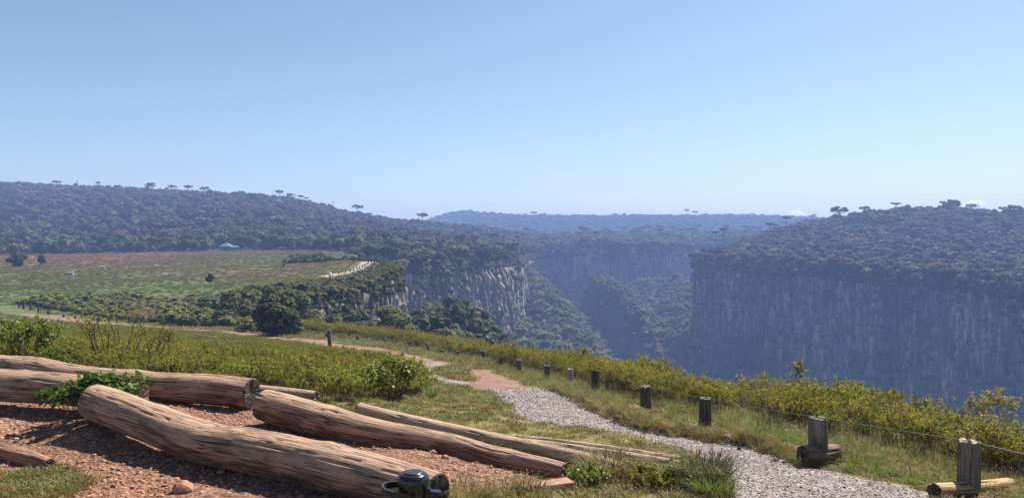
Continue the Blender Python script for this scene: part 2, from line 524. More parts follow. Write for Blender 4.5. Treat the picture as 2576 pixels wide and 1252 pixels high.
def scatter(name, pts, rot, scl, idx, protos, label, cat):
    """stuff: one object whose geometry nodes set plants / stones on its points"""
    n = len(pts)
    me = bpy.data.meshes.new(name)
    me.vertices.add(n); me.vertices.foreach_set('co', np.asarray(pts, np.float32).ravel())
    a = me.attributes.new('rot', 'FLOAT_VECTOR', 'POINT'); a.data.foreach_set('vector', np.asarray(rot, np.float32).ravel())
    s = np.asarray(scl, np.float32)
    if s.ndim == 1:
        s = np.repeat(s[:, None], 3, 1)
    a = me.attributes.new('scl', 'FLOAT_VECTOR', 'POINT'); a.data.foreach_set('vector', s.ravel())
    a = me.attributes.new('which', 'INT', 'POINT'); a.data.foreach_set('value', np.asarray(idx, np.int32))
    o = link(bpy.data.objects.new(name, me))
    col = bpy.data.collections.new(name + ' sources')
    for p in protos:
        col.objects.link(p)
    ng = bpy.data.node_groups.new(name + ' planting', 'GeometryNodeTree')
    ng.interface.new_socket('Geometry', in_out='INPUT', socket_type='NodeSocketGeometry')
    ng.interface.new_socket('Geometry', in_out='OUTPUT', socket_type='NodeSocketGeometry')
    gi = ng.nodes.new('NodeGroupInput'); go = ng.nodes.new('NodeGroupOutput')
    iop = ng.nodes.new('GeometryNodeInstanceOnPoints')
    ci = ng.nodes.new('GeometryNodeCollectionInfo')
    ci.inputs['Collection'].default_value = col
    ci.inputs['Separate Children'].default_value = True; ci.inputs['Reset Children'].default_value = True
    def na(nm, t):
        q = ng.nodes.new('GeometryNodeInputNamedAttribute'); q.data_type = t; q.inputs['Name'].default_value = nm
        return q.outputs['Attribute']
    e2r = ng.nodes.new('FunctionNodeEulerToRotation')
    L = ng.links.new
    L(gi.outputs[0], iop.inputs['Points']); L(ci.outputs[0], iop.inputs['Instance'])
    iop.inputs['Pick Instance'].default_value = True
    L(na('which', 'INT'), iop.inputs['Instance Index'])
    L(na('rot', 'FLOAT_VECTOR'), e2r.inputs[0]); L(e2r.outputs[0], iop.inputs['Rotation'])
    L(na('scl', 'FLOAT_VECTOR'), iop.inputs['Scale'])
    L(iop.outputs[0], go.inputs[0])
    md = o.modifiers.new('planting', 'NODES'); md.node_group = ng
    return tag(o, label, cat, None, 'stuff')


# ------------------------------------------------------------------ ground sheet (polar grid, finer near the path)
def zground(x, y, detail=True):
    x = np.asarray(x, float).ravel(); y = np.asarray(y, float).ravel()
    z = Zbase(x, y)
    r = np.hypot(x, y)
    sd = sdcanyon(x, y)
    front = y > 0
    # beyond the rim the sheet falls into the canyon
    near = r < 95
    slope = np.where(near, 1.3, 0.7)
    drop = np.where(near, np.maximum(sd - 0.5, 0), np.maximum(sd + 1.0, 0))
    z = z - slope * drop
    # the trodden gravel lies a hand below the turf
    m = (r < 30) & front
    if m.any():
        s1 = sdpoly(x[m], y[m], POLY_GRAVEL)
        xr = np.interp(y[m], [5, 6, 7, 8, 9, 11, 13, 16, 20], [2.7, 2.75, 2.45, 1.9, 1.75, 1.3, 1.05, 1.0, 0.9])
        bank = sstep(-0.25, 0.1, x[m] - xr) * sstep(7.7, 8.8, y[m])         # the turf bank on the canyon side
        z[m] = z[m] + 0.10 * bank * (1 - sstep(-0.10, 0.04, s1)) * np.exp(-np.maximum(-s1 - 0.3, 0) / 1.2)
    if detail:
        z = z + (fbm(x * 0.8, y * 0.8, 3, 5) - 0.5) * 0.10 * sstep(3, 9, r) + (fbm(x * 7, y * 7, 3, 8) - 0.5) * 0.035 * (r < 25)
        z = z + (fbm(x * 0.08, y * 0.08, 3, 2) - 0.5) * 1.2 * sstep(60, 150, r) * sstep(1.5, 9, -sd)
    return z


def build_ground():
    th = np.concatenate([np.arange(-180, -80, 10), np.arange(-80, -37, 1.2), np.arange(-37, 37, 0.13), np.arange(37, 80, 1.2), np.arange(80, 180, 10)])
    th = R(1) * th
    rr = np.exp(np.concatenate([np.linspace(math.log(0.5), math.log(4.5), 24)[:-1], np.linspace(math.log(4.5), math.log(28), 400)[:-1], np.linspace(math.log(28), math.log(1760), 270)]))
    nt_, nr = len(th), len(rr)
    TH, RR = np.meshgrid(th, rr, indexing='ij')
    X = (np.sin(TH) * RR).ravel(); Y = (np.cos(TH) * RR).ravel()
    Z = zground(X, Y)
    V = np.stack([X, Y, Z], 1)
    idx = np.arange(nt_ * nr).reshape(nt_, nr)
    a = idx; b = np.roll(idx, -1, 0)
    F = np.stack([a[:, :-1], a[:, 1:], b[:, 1:], b[:, :-1]], -1).reshape(-1, 4)
    # disc under the viewer
    cx = V[F].mean(1)
    r = np.hypot(cx[:, 0], cx[:, 1]); ang = np.abs(np.degrees(np.arctan2(cx[:, 0], cx[:, 1])))
    sd = sdcanyon(cx[:, 0], cx[:, 1])
    lim = np.where(r < 76, 26.0, -1.6)
    keep = (sd < lim) & ((ang < 52) | (r < 420)) & ((ang < 95) | (r < 60))
    # colours of the turf itself
    d = np.hypot(X, Y)
    n1 = fbm(X * 0.25, Y * 0.25, 4, 21)[:, None]; n2 = fbm(X * 0.03, Y * 0.03, 4, 31)[:, None]; n3 = fbm(X * 1.7, Y * 1.7, 4, 41)[:, None]
    lawn = np.array([0.17, 0.135, 0.055]); dry = np.array([0.23, 0.165, 0.085]); green = np.array([0.085, 0.105, 0.03])
    col = lawn + (dry - lawn) * np.clip(n1 * 2 - 0.6, 0, 1) + (green - lawn) * np.clip(n3 * 1.6 - 0.55, 0, 0.9)
    fg = np.array([0.105, 0.13, 0.045]); fb = np.array([0.135, 0.105, 0.055]); fr = np.array([0.20, 0.105, 0.09]); fo = np.array([0.16, 0.118, 0.058])
    ny = fbm(X * 0.02, Y * 0.07, 4, 77)[:, None]
    field = fg + (fb - fg) * sstep(0.45, 0.62, ny) * 0.45 + (np.array([0.06, 0.09, 0.025]) - fg) * sstep(0.55, 0.75, n1) * 0.6
    uu = CU + X / np.maximum(Y, 1) * FPX
    left = sstep(760, 120, uu + 350 * (n2[:, 0] - 0.5))[:, None]
    field = field + (fo - field) * left * sstep(165, 215, Y + 50 * (ny[:, 0] - 0.5))[:, None] * 0.85
    brown = np.array([0.10, 0.085, 0.045])
    wp_ = sstep(-2, -8, sdcanyon(X, Y)) * 0 + (sdcanyon(X, Y) > -9) * (d > 95) * (d < 190)
    field = field + (brown - field) * wp_[:, None] * 0.8
    field = field + (fr - field) * 0.75 * sstep(720, 400, uu)[:, None] * sstep(215, 275, Y + 40 * (ny[:, 0] - 0.5))[:, None]
    gr2 = np.array([0.12, 0.125, 0.042]); wg = sstep(25, 45, d)[:, None]
    col = col + (gr2 - col) * wg * (0.35 + 0.5 * n1)
    mk = (d < 20) & (d > 8) & (Y > 0)
    sg = np.full(len(X), -9.0); sg[mk] = sdpoly(X[mk], Y[mk], POLY_GRAVEL)
    cut = (sg > -0.24 - 0.2 * (n3[:, 0] - 0.5)) & (sg < 0.05) & (X > np.interp(Y, [8, 9, 11, 13, 16, 20], [1.9, 1.75, 1.3, 1.05, 1.0, 0.9]))
    col[cut] = np.array([0.075, 0.05, 0.036])
    w = sstep(60, 110, d)[:, None]
    col = col * (1 - w) + field * w
    wf = sstep(335, 350, d)[:, None]
    col = col * (1 - wf) + np.array([0.05, 0.06, 0.025]) * wf
    near = r < 110
    cls = np.zeros(len(F), int)
    jx = cx[:, 0] + 0.10 * (fbm(cx[:, 0] * 3, cx[:, 1] * 3, 3, 51) - 0.5) * np.clip(r / 8, 1, 6); jy = cx[:, 1] + 0.10 * (fbm(cx[:, 0] * 3, cx[:, 1] * 3, 3, 57) - 0.5) * np.clip(r / 8, 1, 6)
    cls[inpoly(jx, jy, POLY_SOIL) & near] = 3
    cls[inpoly(jx, jy, POLY_DIRT) & near] = 2
    cls[inpoly(jx, jy, POLY_DIRT2) & near] = 2
    cls[(inpoly(jx, jy, POLY_GRAVEL) | inpoly(jx, jy, POLY_STRIP)) & near] = 1
    cls[inpoly(cx[:, 0], cx[:, 1], POLY_PROM) & (r > 90)] = 4
    names = ['ground', 'gravel_path', 'dirt_path', 'bare_soil', 'cliff_path']
    labs = ['grassy plateau ground with field running back to the wooded hill', 'pale grey gravel path curving past the fence posts', 'red earth path running back beside the fence posts',
            'bare red stony soil round the logs', 'pale path along the promontory edge to the railing']
    for k in range(5):
        f = F[keep & (cls == k)]
        v, f, c = compact(V, f, col)
        o = gridmesh(names[k], v, f, GM[k], True, c if k == 0 else None)
        tag(o, labs[k], ['ground', 'path', 'path', 'soil', 'path'][k], None, 'structure')


def groundmat():
    m, nt, out = newmat('turf')
    at = N(nt, 'ShaderNodeAttribute'); at.attribute_name = 'tint'
    tc = N(nt, 'ShaderNodeTexCoord')
    n1 = noise(nt, tc.outputs['Object'], 9.0, 6, 0.7)
    n2 = noise(nt, tc.outputs['Object'], 0.9, 6, 0.7)
    a = ramp(nt, n1, [(0.3, 0.55), (0.7, 1.35)])
    b = ramp(nt, n2, [(0.3, 0.7), (0.7, 1.3)])
    c = mixc(nt, 1.0, at.outputs['Color'], a, 'MULTIPLY'); c = mixc(nt, 1.0, c, b, 'MULTIPLY')
    principled(nt, out, c, 0.95, 0.1, n1, 0.6, 0.05)
    return m


def earthmat(name, c0, c1, c2, scale=6.0, pebbles=None, bstr=0.8):
    m, nt, out = newmat(name)
    tc = N(nt, 'ShaderNodeTexCoord')
    n1 = noise(nt, tc.outputs['Object'], scale, 8, 0.7)
    n2 = noise(nt, tc.outputs['Object'], scale * 9, 4, 0.7)
    n3 = noise(nt, tc.outputs['Object'], scale * 0.14, 4, 0.6)
    c = ramp(nt, n1, [(0.3, c0), (0.5, c1), (0.72, c2)])
    c = mixc(nt, 1.0, c, ramp(nt, n2, [(0.3, 0.72), (0.7, 1.22)]), 'MULTIPLY')
    c = mixc(nt, 1.0, c, ramp(nt, n3, [(0.3, 0.85), (0.7, 1.12)]), 'MULTIPLY')
    hgt = n2
    if pebbles:
        vo = N(nt, 'ShaderNodeTexVoronoi'); vo.inputs['Scale'].default_value = pebbles
        nt.links.new(tc.outputs['Object'], vo.inputs['Vector'])
        vc = ramp(nt, vo.outputs['Distance'], [(0.15, 1.12), (0.6, 0.5)])
        c = mixc(nt, 0.8, c, mixc(nt, 1.0, c, vc, 'MULTIPLY'))
        sep = N(nt, 'ShaderNodeSeparateColor'); nt.links.new(vo.outputs['Color'], sep.inputs[0])
        c = mixc(nt, 1.0, c, ramp(nt, sep.outputs[0], [(0.0, 0.6), (1.0, 1.3)]), 'MULTIPLY')
        inv = N(nt, 'ShaderNodeMath', operation='SUBTRACT'); inv.inputs[0].default_value = 1
        nt.links.new(vo.outputs['Distance'], inv.inputs[1]); hgt = inv.outputs[0]
    principled(nt, out, c, 0.95, 0.15, hgt, bstr, 0.02)
    return m


GM = [groundmat(),
      earthmat('path gravel', (0.21, 0.17, 0.15), (0.345, 0.29, 0.262), (0.43, 0.37, 0.34), 2.5, 42),
      earthmat('red path earth', (0.145, 0.088, 0.064), (0.21, 0.125, 0.09), (0.265, 0.165, 0.12), 2.2),
      earthmat('red soil', (0.18, 0.095, 0.062), (0.29, 0.155, 0.102), (0.39, 0.23, 0.155), 3.5, 26, 1.0),
      earthmat('pale path earth', (0.24, 0.2, 0.165), (0.33, 0.275, 0.23), (0.4, 0.34, 0.29), 0.6)]
build_ground()
# ------------------------------------------------------------------ canyon walls
def rockmat(name, green, macro=0.75, base=(0.17, 0.16, 0.15), pale=(0.36, 0.33, 0.30), dark=(0.055, 0.052, 0.05)):
    m, nt, out = newmat(name)
    tc = N(nt, 'ShaderNodeTexCoord')
    v = mapping(nt, tc.outputs['Object'], (0.55, 0.55, 0.06))
    n1 = noise(nt, v, 1.0, 6, 0.65, 0.4)
    v2 = mapping(nt, tc.outputs['Object'], (0.16, 0.16, 0.035))
    n2 = noise(nt, v2, 1.0, 5, 0.6)
    v3 = mapping(nt, tc.outputs['Object'], (0.5, 0.5, 0.33))
    n3 = noise(nt, v3, 0.7, 6, 0.7)
    c = ramp(nt, n1, [(0.3, dark), (0.48, base), (0.68, pale)])
    c = mixc(nt, ramp(nt, n2, [(0.42, 0.0), (0.6, 0.65)]), c, tuple(0.6 * x for x in base))
    vp = mapping(nt, tc.outputs['Object'], (0.03, 0.03, 0.022))
    n4 = noise(nt, vp, 1.0, 5, 0.6)
    c = mixc(nt, ramp(nt, n4, [(0.50, 0.0), (0.60, macro)]), c, (0.045, 0.05, 0.035))
    g = ramp(nt, n3, [(0.52 - green, 0.0), (0.58 - green, 1.0)])
    c = mixc(nt, g, c, (0.05, 0.065, 0.028))
    ad = N(nt, 'ShaderNodeMath', operation='ADD'); nt.links.new(n1, ad.inputs[0]); nt.links.new(n3, ad.inputs[1])
    principled(nt, out, c, 0.92, 0.15, ad.outputs[0], 0.9, 1.2)
    return m


def resample(pts, ds):
    seg = np.hypot(*np.diff(pts, axis=0).T); s = np.concatenate([[0], np.cumsum(seg)])
    n = max(2, int(s[-1] / ds))
    t = np.linspace(0, s[-1], n)
    return np.stack([np.interp(t, s, pts[:, 0]), np.interp(t, s, pts[:, 1])], 1), t


CLIFFS = {}


def cliff(name, pts, ds, zbot, nz, lean, amps, seed, mat, label, top=0.0, power=1.0):
    p, s = resample(chaikin(np.array(pts, float), 2), ds)
    T = np.gradient(p, axis=0)
    k = max(3, int(6 / ds)) | 1
    ker = np.ones(k) / k
    T = np.stack([np.convolve(np.pad(T[:, i], k // 2, 'edge'), ker, 'valid') for i in (0, 1)], 1)
    T /= np.linalg.norm(T, axis=1)[:, None]
    nrm = np.stack([T[:, 1], -T[:, 0]], 1)
    test = sdcanyon(p[:, 0] + nrm[:, 0] * 3, p[:, 1] + nrm[:, 1] * 3).mean()
    if test < sdcanyon(p[:, 0] - nrm[:, 0] * 3, p[:, 1] - nrm[:, 1] * 3).mean():
        nrm = -nrm
    zt = Zbase(p[:, 0], p[:, 1]) + top
    t = np.linspace(0, 1, nz) ** power
    S, TT = np.meshgrid(s, t, indexing='ij')
    Zz = zt[:, None] + (zbot - zt)[:, None] * TT
    dep = zt[:, None] - Zz
    A1, A2, A3, w1, w2 = amps
    # broad buttresses, rock columns, broken ledges
    b1 = (fbm(S / w1, Zz / (w1 * 5), 3, seed) - 0.5) * 2
    warp = (fbm(S / 9, Zz / 14, 3, seed + 40) - 0.5) * 5
    c2 = np.abs(((S + warp) / w2 + 2.5 * fbm(S / (w2 * 4), Zz / 60, 2, seed + 9)) % 1.0 - 0.5) * 2
    c2 = 1 - c2 ** 2.2
    c3 = fbm((S + warp * 0.6) / (w2 * 0.45), Zz / (w2 * 2.6), 4, seed + 3, 0.6) - 0.5
    led = fbm(S / 11, Zz / 2.2, 3, seed + 5) - 0.5
    off = lean * dep + A1 * b1 + A2 * (c2 - 0.5) * (0.55 + 0.9 * vnoise(S / 23, Zz / 30, seed + 6)) + A3 * c3 * 2 + 1.15 * A3 * led + 0.8 * A3 * (vnoise(S / 1.7, Zz / 2.9, seed + 12) - 0.5)
    off = off * sstep(-0.5, 8.0, dep) + (-2.5) * (1 - sstep(0, 3.0, dep))
    X = p[:, 0][:, None] + nrm[:, 0][:, None] * off; Y = p[:, 1][:, None] + nrm[:, 1][:, None] * off
    V = np.stack([X, Y, Zz], -1).reshape(-1, 3)
    ns = len(s)
    idx = np.arange(ns * nz).reshape(ns, nz)
    F = np.stack([idx[:-1, :-1], idx[1:, :-1], idx[1:, 1:], idx[:-1, 1:]], -1).reshape(-1, 4)
    o = gridmesh(name, V, F, mat, False)
    tag(o, label, 'cliff', None, 'structure')
    CLIFFS[label] = (V.reshape(ns, nz, 3), nrm, seed)
    return o


RI = [tuple(p) for p in RIM]
i0 = RI.index((-35, 85)); i1 = RI.index((-36, 184)); i2 = RI.index((-66, 235)); i3 = RI.index((2, 440)); i4 = RI.index((185, 760)); i5 = RI.index((225, 790)); i6 = RI.index((262, 220))
cliff('cliff', RI[i0:i1 + 2], 0.35, -42, 120, 0.03, (1.8, 1.5, 0.9, 14, 2.8), 3, rockmat('promontory rock', -0.06, 0.3, base=(0.24, 0.205, 0.175), pale=(0.58, 0.49, 0.42)), 'near promontory cliff below the pale path, pale rock with hanging bushes')
cliff('cliff', RI[i2:i3 + 1], 0.7, -75, 110, 0.10, (2.5, 2.6, 1.5, 26, 4.2), 13, rockmat('left wall rock', -0.08, 0.3, base=(0.25, 0.21, 0.185), pale=(0.58, 0.47, 0.41)), 'sunlit columned cliff face beyond the promontory')
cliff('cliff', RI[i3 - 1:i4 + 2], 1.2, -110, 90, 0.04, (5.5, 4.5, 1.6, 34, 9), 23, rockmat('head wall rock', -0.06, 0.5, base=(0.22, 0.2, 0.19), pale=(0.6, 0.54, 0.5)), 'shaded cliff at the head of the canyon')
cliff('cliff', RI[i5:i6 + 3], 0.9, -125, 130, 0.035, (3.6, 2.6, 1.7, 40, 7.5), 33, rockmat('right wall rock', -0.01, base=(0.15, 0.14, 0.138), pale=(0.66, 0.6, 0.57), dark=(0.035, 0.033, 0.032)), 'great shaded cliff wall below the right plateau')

# ------------------------------------------------------------------ wooded slopes inside the canyon: ridges with their own side slopes
RIDGES = [
    ([(-31, 89, -10), (-26, 94, -12), (-19, 101, -14), (-16, 125, -15.5), (-14, 150, -15.5), (-17, 175, -17)], 0.8, 0.8),
    ([(-30, 240, -34), (-40, 272, -32), (-30, 286, -33), (-17, 301, -38), (-4, 322, -44), (5, 345, -47), (10, 380, -42)], 0.85, 0.85),
    ([P(1300, 668, 560), P(1318, 690, 520), P(1345, 722, 480), P(1390, 790, 430), P(1428, 850, 395), P(1440, 905, 365), P(1440, 960, 340)], 0.95, 0.95),
    ([P(1500, 712, 560), P(1545, 722, 520), P(1600, 788, 480), P(1650, 865, 440), P(1685, 925, 420), P(1700, 990, 400)], 0.95, 2.1),
    ([P(1620, 715, 640), P(1690, 705, 620), P(1722, 735, 560), P(1735, 800, 510), P(1740, 870, 470)], 0.62, 0.62),
    ([P(1350, 700, 640), P(1420, 740, 620), P(1500, 760, 620)], 1.2, 1.2),
]


def zslope(x, y):
    z = np.full(np.shape(x), -112.0)
    for pts, kr, kl in RIDGES:
        pts = np.array(pts, float)
        best = np.full(np.shape(x), -1e9)
        for a, b in zip(pts[:-1], pts[1:]):
            ab = (b - a)[:2]; L = ab @ ab
            t = np.clip(((x - a[0]) * ab[0] + (y - a[1]) * ab[1]) / L, 0, 1)
            px = a[0] + t * ab[0]; py = a[1] + t * ab[1]
            dx = x - px; dy = y - py
            side = dx * ab[1] - dy * ab[0]          # >0: to the right walking along the ridge
            d = np.hypot(dx, dy)
            w = 1 / (1 + np.exp(-np.clip(side / np.maximum(np.sqrt(L), 1e-6) / 1.5, -30, 30)))
            # walking towards the viewer the right hand lies to the west
            k = kl * w + kr * (1 - w)
            zz = a[2] + (b[2] - a[2]) * t - k * np.maximum(d - 4.0, 0)
            best = np.maximum(best, zz)
        z = np.maximum(z, best)
    return z + (fbm(x / 14, y / 14, 4, 91) - 0.5) * 9


gx, gy = np.meshgrid(np.arange(-75, 215, 2.0), np.arange(70, 790, 2.5), indexing='ij')
sx, sy = gx.ravel(), gy.ravel()
SZ = zslope(sx, sy); SSD = sdcanyon(sx, sy)
idx = np.arange(len(sx)).reshape(gx.shape)
F = np.stack([idx[:-1, :-1], idx[1:, :-1], idx[1:, 1:], idx[:-1, 1:]], -1).reshape(-1, 4)
F = F[(SSD[F] > -1.5).all(1)]
SV, SF, _ = compact(np.stack([sx, sy, SZ], 1), F)
o = gridmesh('canyon_slope', SV, SF, rockmat('slope earth', 0.10, base=(0.07, 0.07, 0.04), pale=(0.12, 0.11, 0.07)), True)
tag(o, 'steep wooded spurs and floor inside the canyon', 'canyon slope', None, 'structure')

# ------------------------------------------------------------------ trees
def rand_unit(n):
    v = rng.normal(size=(n, 3)); return v / np.linalg.norm(v, axis=1)[:, None]


ICO_V = None


def ico():
    global ICO_V, ICO_F
    if ICO_V is None:
        import bmesh
        bm = bmesh.new(); bmesh.ops.create_icosphere(bm, subdivisions=2, radius=1)
        ICO_V = np.array([v.co[:] for v in bm.verts]); ICO_F = [[v.index for v in f.verts] for f in bm.faces]; bm.free()
    return ICO_V, ICO_F


def leaves_on(mb, c, rad, n, size, mi=0, up=0.35, shell=0.25, aspect=0.55):
    """n leaf clumps spread through the outer part of an ellipsoid"""
    d = rand_unit(n)
    d[:, 2] = np.where(d[:, 2] < -0.45, -d[:, 2], d[:, 2])
    k = 1 - shell * rng.random(n) ** 1.5
    p = c + d * rad * k[:, None]
    nn = d / np.asarray(rad); nn /= np.linalg.norm(nn, axis=1)[:, None]
    nn = nn + rng.normal(size=(n, 3)) * 0.33 + np.array([0, 0, up]); nn /= np.linalg.norm(nn, axis=1)[:, None]
    a = np.cross(nn, rand_unit(n)); a /= np.linalg.norm(a, axis=1)[:, None] + 1e-9
    b = np.cross(nn, a)
    sz = size * (0.6 + 0.8 * rng.random(n))[:, None]
    mb.quads(p - a * sz * 0.5, a * sz, b * sz * aspect, mi)


def blob(mb, c, rad, seed, mi=0, k=0.8):
    v, f = ico()
    w = 0.75 + 0.5 * fbm(v[:, 0] * 2 + seed, v[:, 1] * 2 + v[:, 2] * 1.3, 2, int(seed * 7) % 97)
    mb.add(c + v * rad * k * w[:, None], f, mi)


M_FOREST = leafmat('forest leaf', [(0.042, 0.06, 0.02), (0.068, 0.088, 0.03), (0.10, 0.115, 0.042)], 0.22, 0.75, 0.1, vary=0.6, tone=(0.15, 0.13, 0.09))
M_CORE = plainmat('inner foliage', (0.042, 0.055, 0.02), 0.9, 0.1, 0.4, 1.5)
M_ARAU = leafmat('araucaria needle', [(0.018, 0.032, 0.016), (0.03, 0.045, 0.02)], 0.1, 0.6, 0.2, vary=0.15)
M_BARK = plainmat('bark', (0.12, 0.09, 0.07), 0.95, 0.1, 0.4, 3)
M_PALEBARK = plainmat('pale bark', (0.25, 0.22, 0.19), 0.95, 0.1, 0.4, 3)


def broad_tree(seed, Rr, H, nl, quads, size, mats, flat=0.75, trunk=True):
    mb = MB()
    cz = H - Rr * flat
    for i in range(nl):
        a = rng.random() * 6.283; q = math.sqrt(rng.random()) * 0.62 * Rr
        c = np.array([q * math.cos(a), q * math.sin(a), cz + (rng.random() - 0.45) * Rr * flat * 0.9 * (1 - 0.5 * q / Rr)])
        rad = np.array([1, 1, 0.78]) * Rr * (0.36 + 0.2 * rng.random())
        blob(mb, c, rad, seed + i * 3.7, 1, 0.78)
        leaves_on(mb, c, rad * 1.05, quads, size, 0)
    if trunk:
        for s in (0, 1):
            mb.tube([(0.1 * s, 0, -1.0), (0.15 * s, 0.1, H * 0.35), (0.3 * s - 0.2, 0.2 * s, cz)], [0.05 * Rr, 0.04 * Rr, 0.02 * Rr], 5, 2)
    return mb.build('tree_shape', mats, None, False, False)


def arau_crown(seed, Rr, thick, nb):
    """umbrella of up-curved branches with dense tufts at their ends"""
    mb = MB()
    for i in range(nb):
        a = i / nb * 6.283 * 2.4 + rng.random() * 0.6
        q = Rr * (0.35 + 0.65 * ((i % 5) + 0.7) / 5.0) * (0.85 + 0.3 * rng.random())
        lay = rng.random()
        z1 = thick * (0.15 + 0.5 * lay) + 0.25 * thick * (1 - q / Rr)
        e = np.array([math.cos(a) * q, math.sin(a) * q, z1])
        mid = np.array([math.cos(a) * q * 0.6, math.sin(a) * q * 0.6, z1 - 0.35 * thick])
        mb.tube([(0, 0, z1 - 0.5 * thick), mid, e], [0.05 * Rr / 2, 0.03 * Rr, 0.02 * Rr], 4, 1, False)
        rad = np.array([0.25, 0.25, 0.17]) * Rr * (0.75 + 0.5 * rng.random())
        blob(mb, e, rad, seed + i, 0, 0.8)
        leaves_on(mb, e, rad, 34, Rr * 0.14, 0, 0.3)
    return mb


# a see-over-the-brow test keeps only trees the place can show from hereabouts
_vt = np.radians(np.linspace(-50, 50, 540)); _vr = np.exp(np.linspace(math.log(40), math.log(1750), 260))
_VT, _VR = np.meshgrid(_vt, _vr, indexing='ij')
_vx = (np.sin(_VT) * _VR).ravel(); _vy = (np.cos(_VT) * _VR).ravel()
_vz = Zbase(_vx, _vy)
_inside = sdcanyon(_vx, _vy) > 2
_vz = np.where(_inside, -80, _vz)
_el = (_vz / np.hypot(_vx, _vy)).reshape(_VT.shape)
_run = np.maximum.accumulate(_el, 1)


def sees(x, y, ztop):
    th = np.arctan2(x, y); r = np.hypot(x, y)
    i = np.clip(((th - _vt[0]) / (_vt[1] - _vt[0])).astype(int), 0, 539)
    j = np.clip(np.searchsorted(_vr, r * 0.985) - 2, 0, 259)
    ok = (th > _vt[0]) & (th < _vt[-1])
    return ok & (ztop / r > _run[i, j])


def jitter_grid(x0, x1, y0, y1, s):
    a, b = np.meshgrid(np.arange(x0, x1, s), np.arange(y0, y1, s), indexing='ij')
    a = a.ravel() + (rng.random(a.size) - 0.5) * s * 0.95; b = b.ravel() + (rng.random(b.size) - 0.5) * s * 0.95
    return a, b


def inview(x, y, margin=800):
    u = CU + x / np.maximum(y, 1e-3) * FPX
    return (y > 0.5) & (u > -margin) & (u < 2576 + margin)


FORM = [M_FOREST, M_CORE, M_BARK]
TREES = [broad_tree(1, 3.4, 7.0, 7, 34, 0.95, FORM), broad_tree(2, 3.0, 6.2, 6, 34, 0.85, FORM), broad_tree(3, 3.8, 6.5, 8, 34, 1.0, FORM, 0.6),
         broad_tree(4, 2.6, 7.5, 6, 34, 0.85, FORM, 1.0), broad_tree(5, 3.2, 5.5, 6, 34, 0.9, FORM, 0.65)]
_am = arau_crown(9, 3.4, 2.1, 16); _am.v = [v + np.array([0, 0, 9.5]) for v in _am.v]; _am.tube([(0, 0, -1), (0, 0, 9.6)], [0.3, 0.2], 5, 1)
TREES.append(_am.build('tree_shape', [M_ARAU, M_BARK], None, False, False))
for i, t in enumerate(TREES):
    t.name = 'tree_shape_%d' % i


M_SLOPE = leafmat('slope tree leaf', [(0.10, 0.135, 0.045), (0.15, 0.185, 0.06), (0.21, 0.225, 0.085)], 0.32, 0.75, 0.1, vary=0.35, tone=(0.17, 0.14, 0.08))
SLF = [M_SLOPE, M_CORE, M_BARK]
SLOPE_TREES = [broad_tree(11, 3.0, 6.4, 7, 34, 0.9, SLF), broad_tree(12, 2.6, 6.0, 6, 34, 0.85, SLF, 0.9), broad_tree(13, 3.3, 6.0, 7, 34, 0.9, SLF, 0.65),
               broad_tree(14, 2.4, 6.8, 6, 34, 0.85, SLF, 1.0), broad_tree(15, 2.8, 5.2, 6, 34, 0.85, SLF, 0.7)]
for i, t in enumerate(SLOPE_TREES):
    t.name = 'slope_tree_shape_%d' % i


def plant_forest(label, x, y, z, kmin=0.75, kmax=1.35, arau=0.03, kinds=None):
    n = len(x)
    idx = rng.integers(0, 5, n)
    idx[rng.random(n) < arau] = 5
    s = kmin + (kmax - kmin) * rng.random(n) ** 1.3
    rot = np.zeros((n, 3)); rot[:, 2] = rng.random(n) * 6.283; rot[:, 0] = rng.normal(size=n) * 0.08
    scl = np.stack([s * (0.9 + 0.25 * rng.random(n)), s * (0.9 + 0.25 * rng.random(n)), s * (0.85 + 0.3 * rng.random(n))], 1)
    return scatter('forest', np.stack([x, y, z], 1), rot, scl, idx, kinds or TREES, label, 'forest')


def woodland(x, y):
    r = np.hypot(x, y); u = CU + x / y * FPX
    hutx, huty = (571 - CU) / FPX * 330, 330
    edge = np.interp(u, [-400, 0, 520, 600, 860, 900, 960, 1010], [345, 345, 350, 358, 335, 300, 225, 200]) + (fbm(x / 15, y / 15, 2, 66) - 0.5) * 14
    return (r > edge) & (sdcanyon(x, y) < 1.5) & ((np.abs(x - hutx) > 9) | (y > huty + 10))


x, y = jitter_grid(-900, 260, 190, 1010, 4.7)
ok = inview(x, y) & (x / y < -0.005) | (inview(x, y) & (x < 60) & (y > 370) & (y < 1010))
ok &= woodland(x, y) & (np.hypot(x, y) < 1000) & ~((x > 40) & (y < 640))
x, y = x[ok], y[ok]; z = Zbase(x, y)
ok = sees(x, y, z + 9); x, y, z = x[ok], y[ok], z[ok]
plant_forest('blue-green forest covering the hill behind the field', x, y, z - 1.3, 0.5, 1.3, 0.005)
print('hill forest', len(x))
x, y = jitter_grid(60, 760, 160, 1010, 4.6)
u = CU + x / y * FPX
ok = inview(x, y) & (sdcanyon(x, y) < 1.5) & ((u > 1722) | (y > 640))
x, y = x[ok], y[ok]; z = Zbase(x, y)
ok = sees(x, y, z + 9); x, y, z = x[ok], y[ok], z[ok]
u = CU + x / y * FPX
rt = (u > 1722) & (y < 790)
plant_forest('grey-green forest on top of the right plateau above the shaded cliff', x[rt], y[rt], z[rt] - 2.4, 0.5, 1.25, 0.003)
plant_forest('forest on the low plateau behind the head of the canyon', x[~rt], y[~rt], z[~rt] - 0.3, 0.85, 1.5, 0.02)
print('right forest', rt.sum(), (~rt).sum())
x, y = jitter_grid(-420, 900, 1010, 1700, 7.5)
ok = inview(x, y, 100); x, y = x[ok], y[ok]; z = Zbase(x, y)
ok = sees(x, y, z + 10); x, y, z = x[ok], y[ok], z[ok]
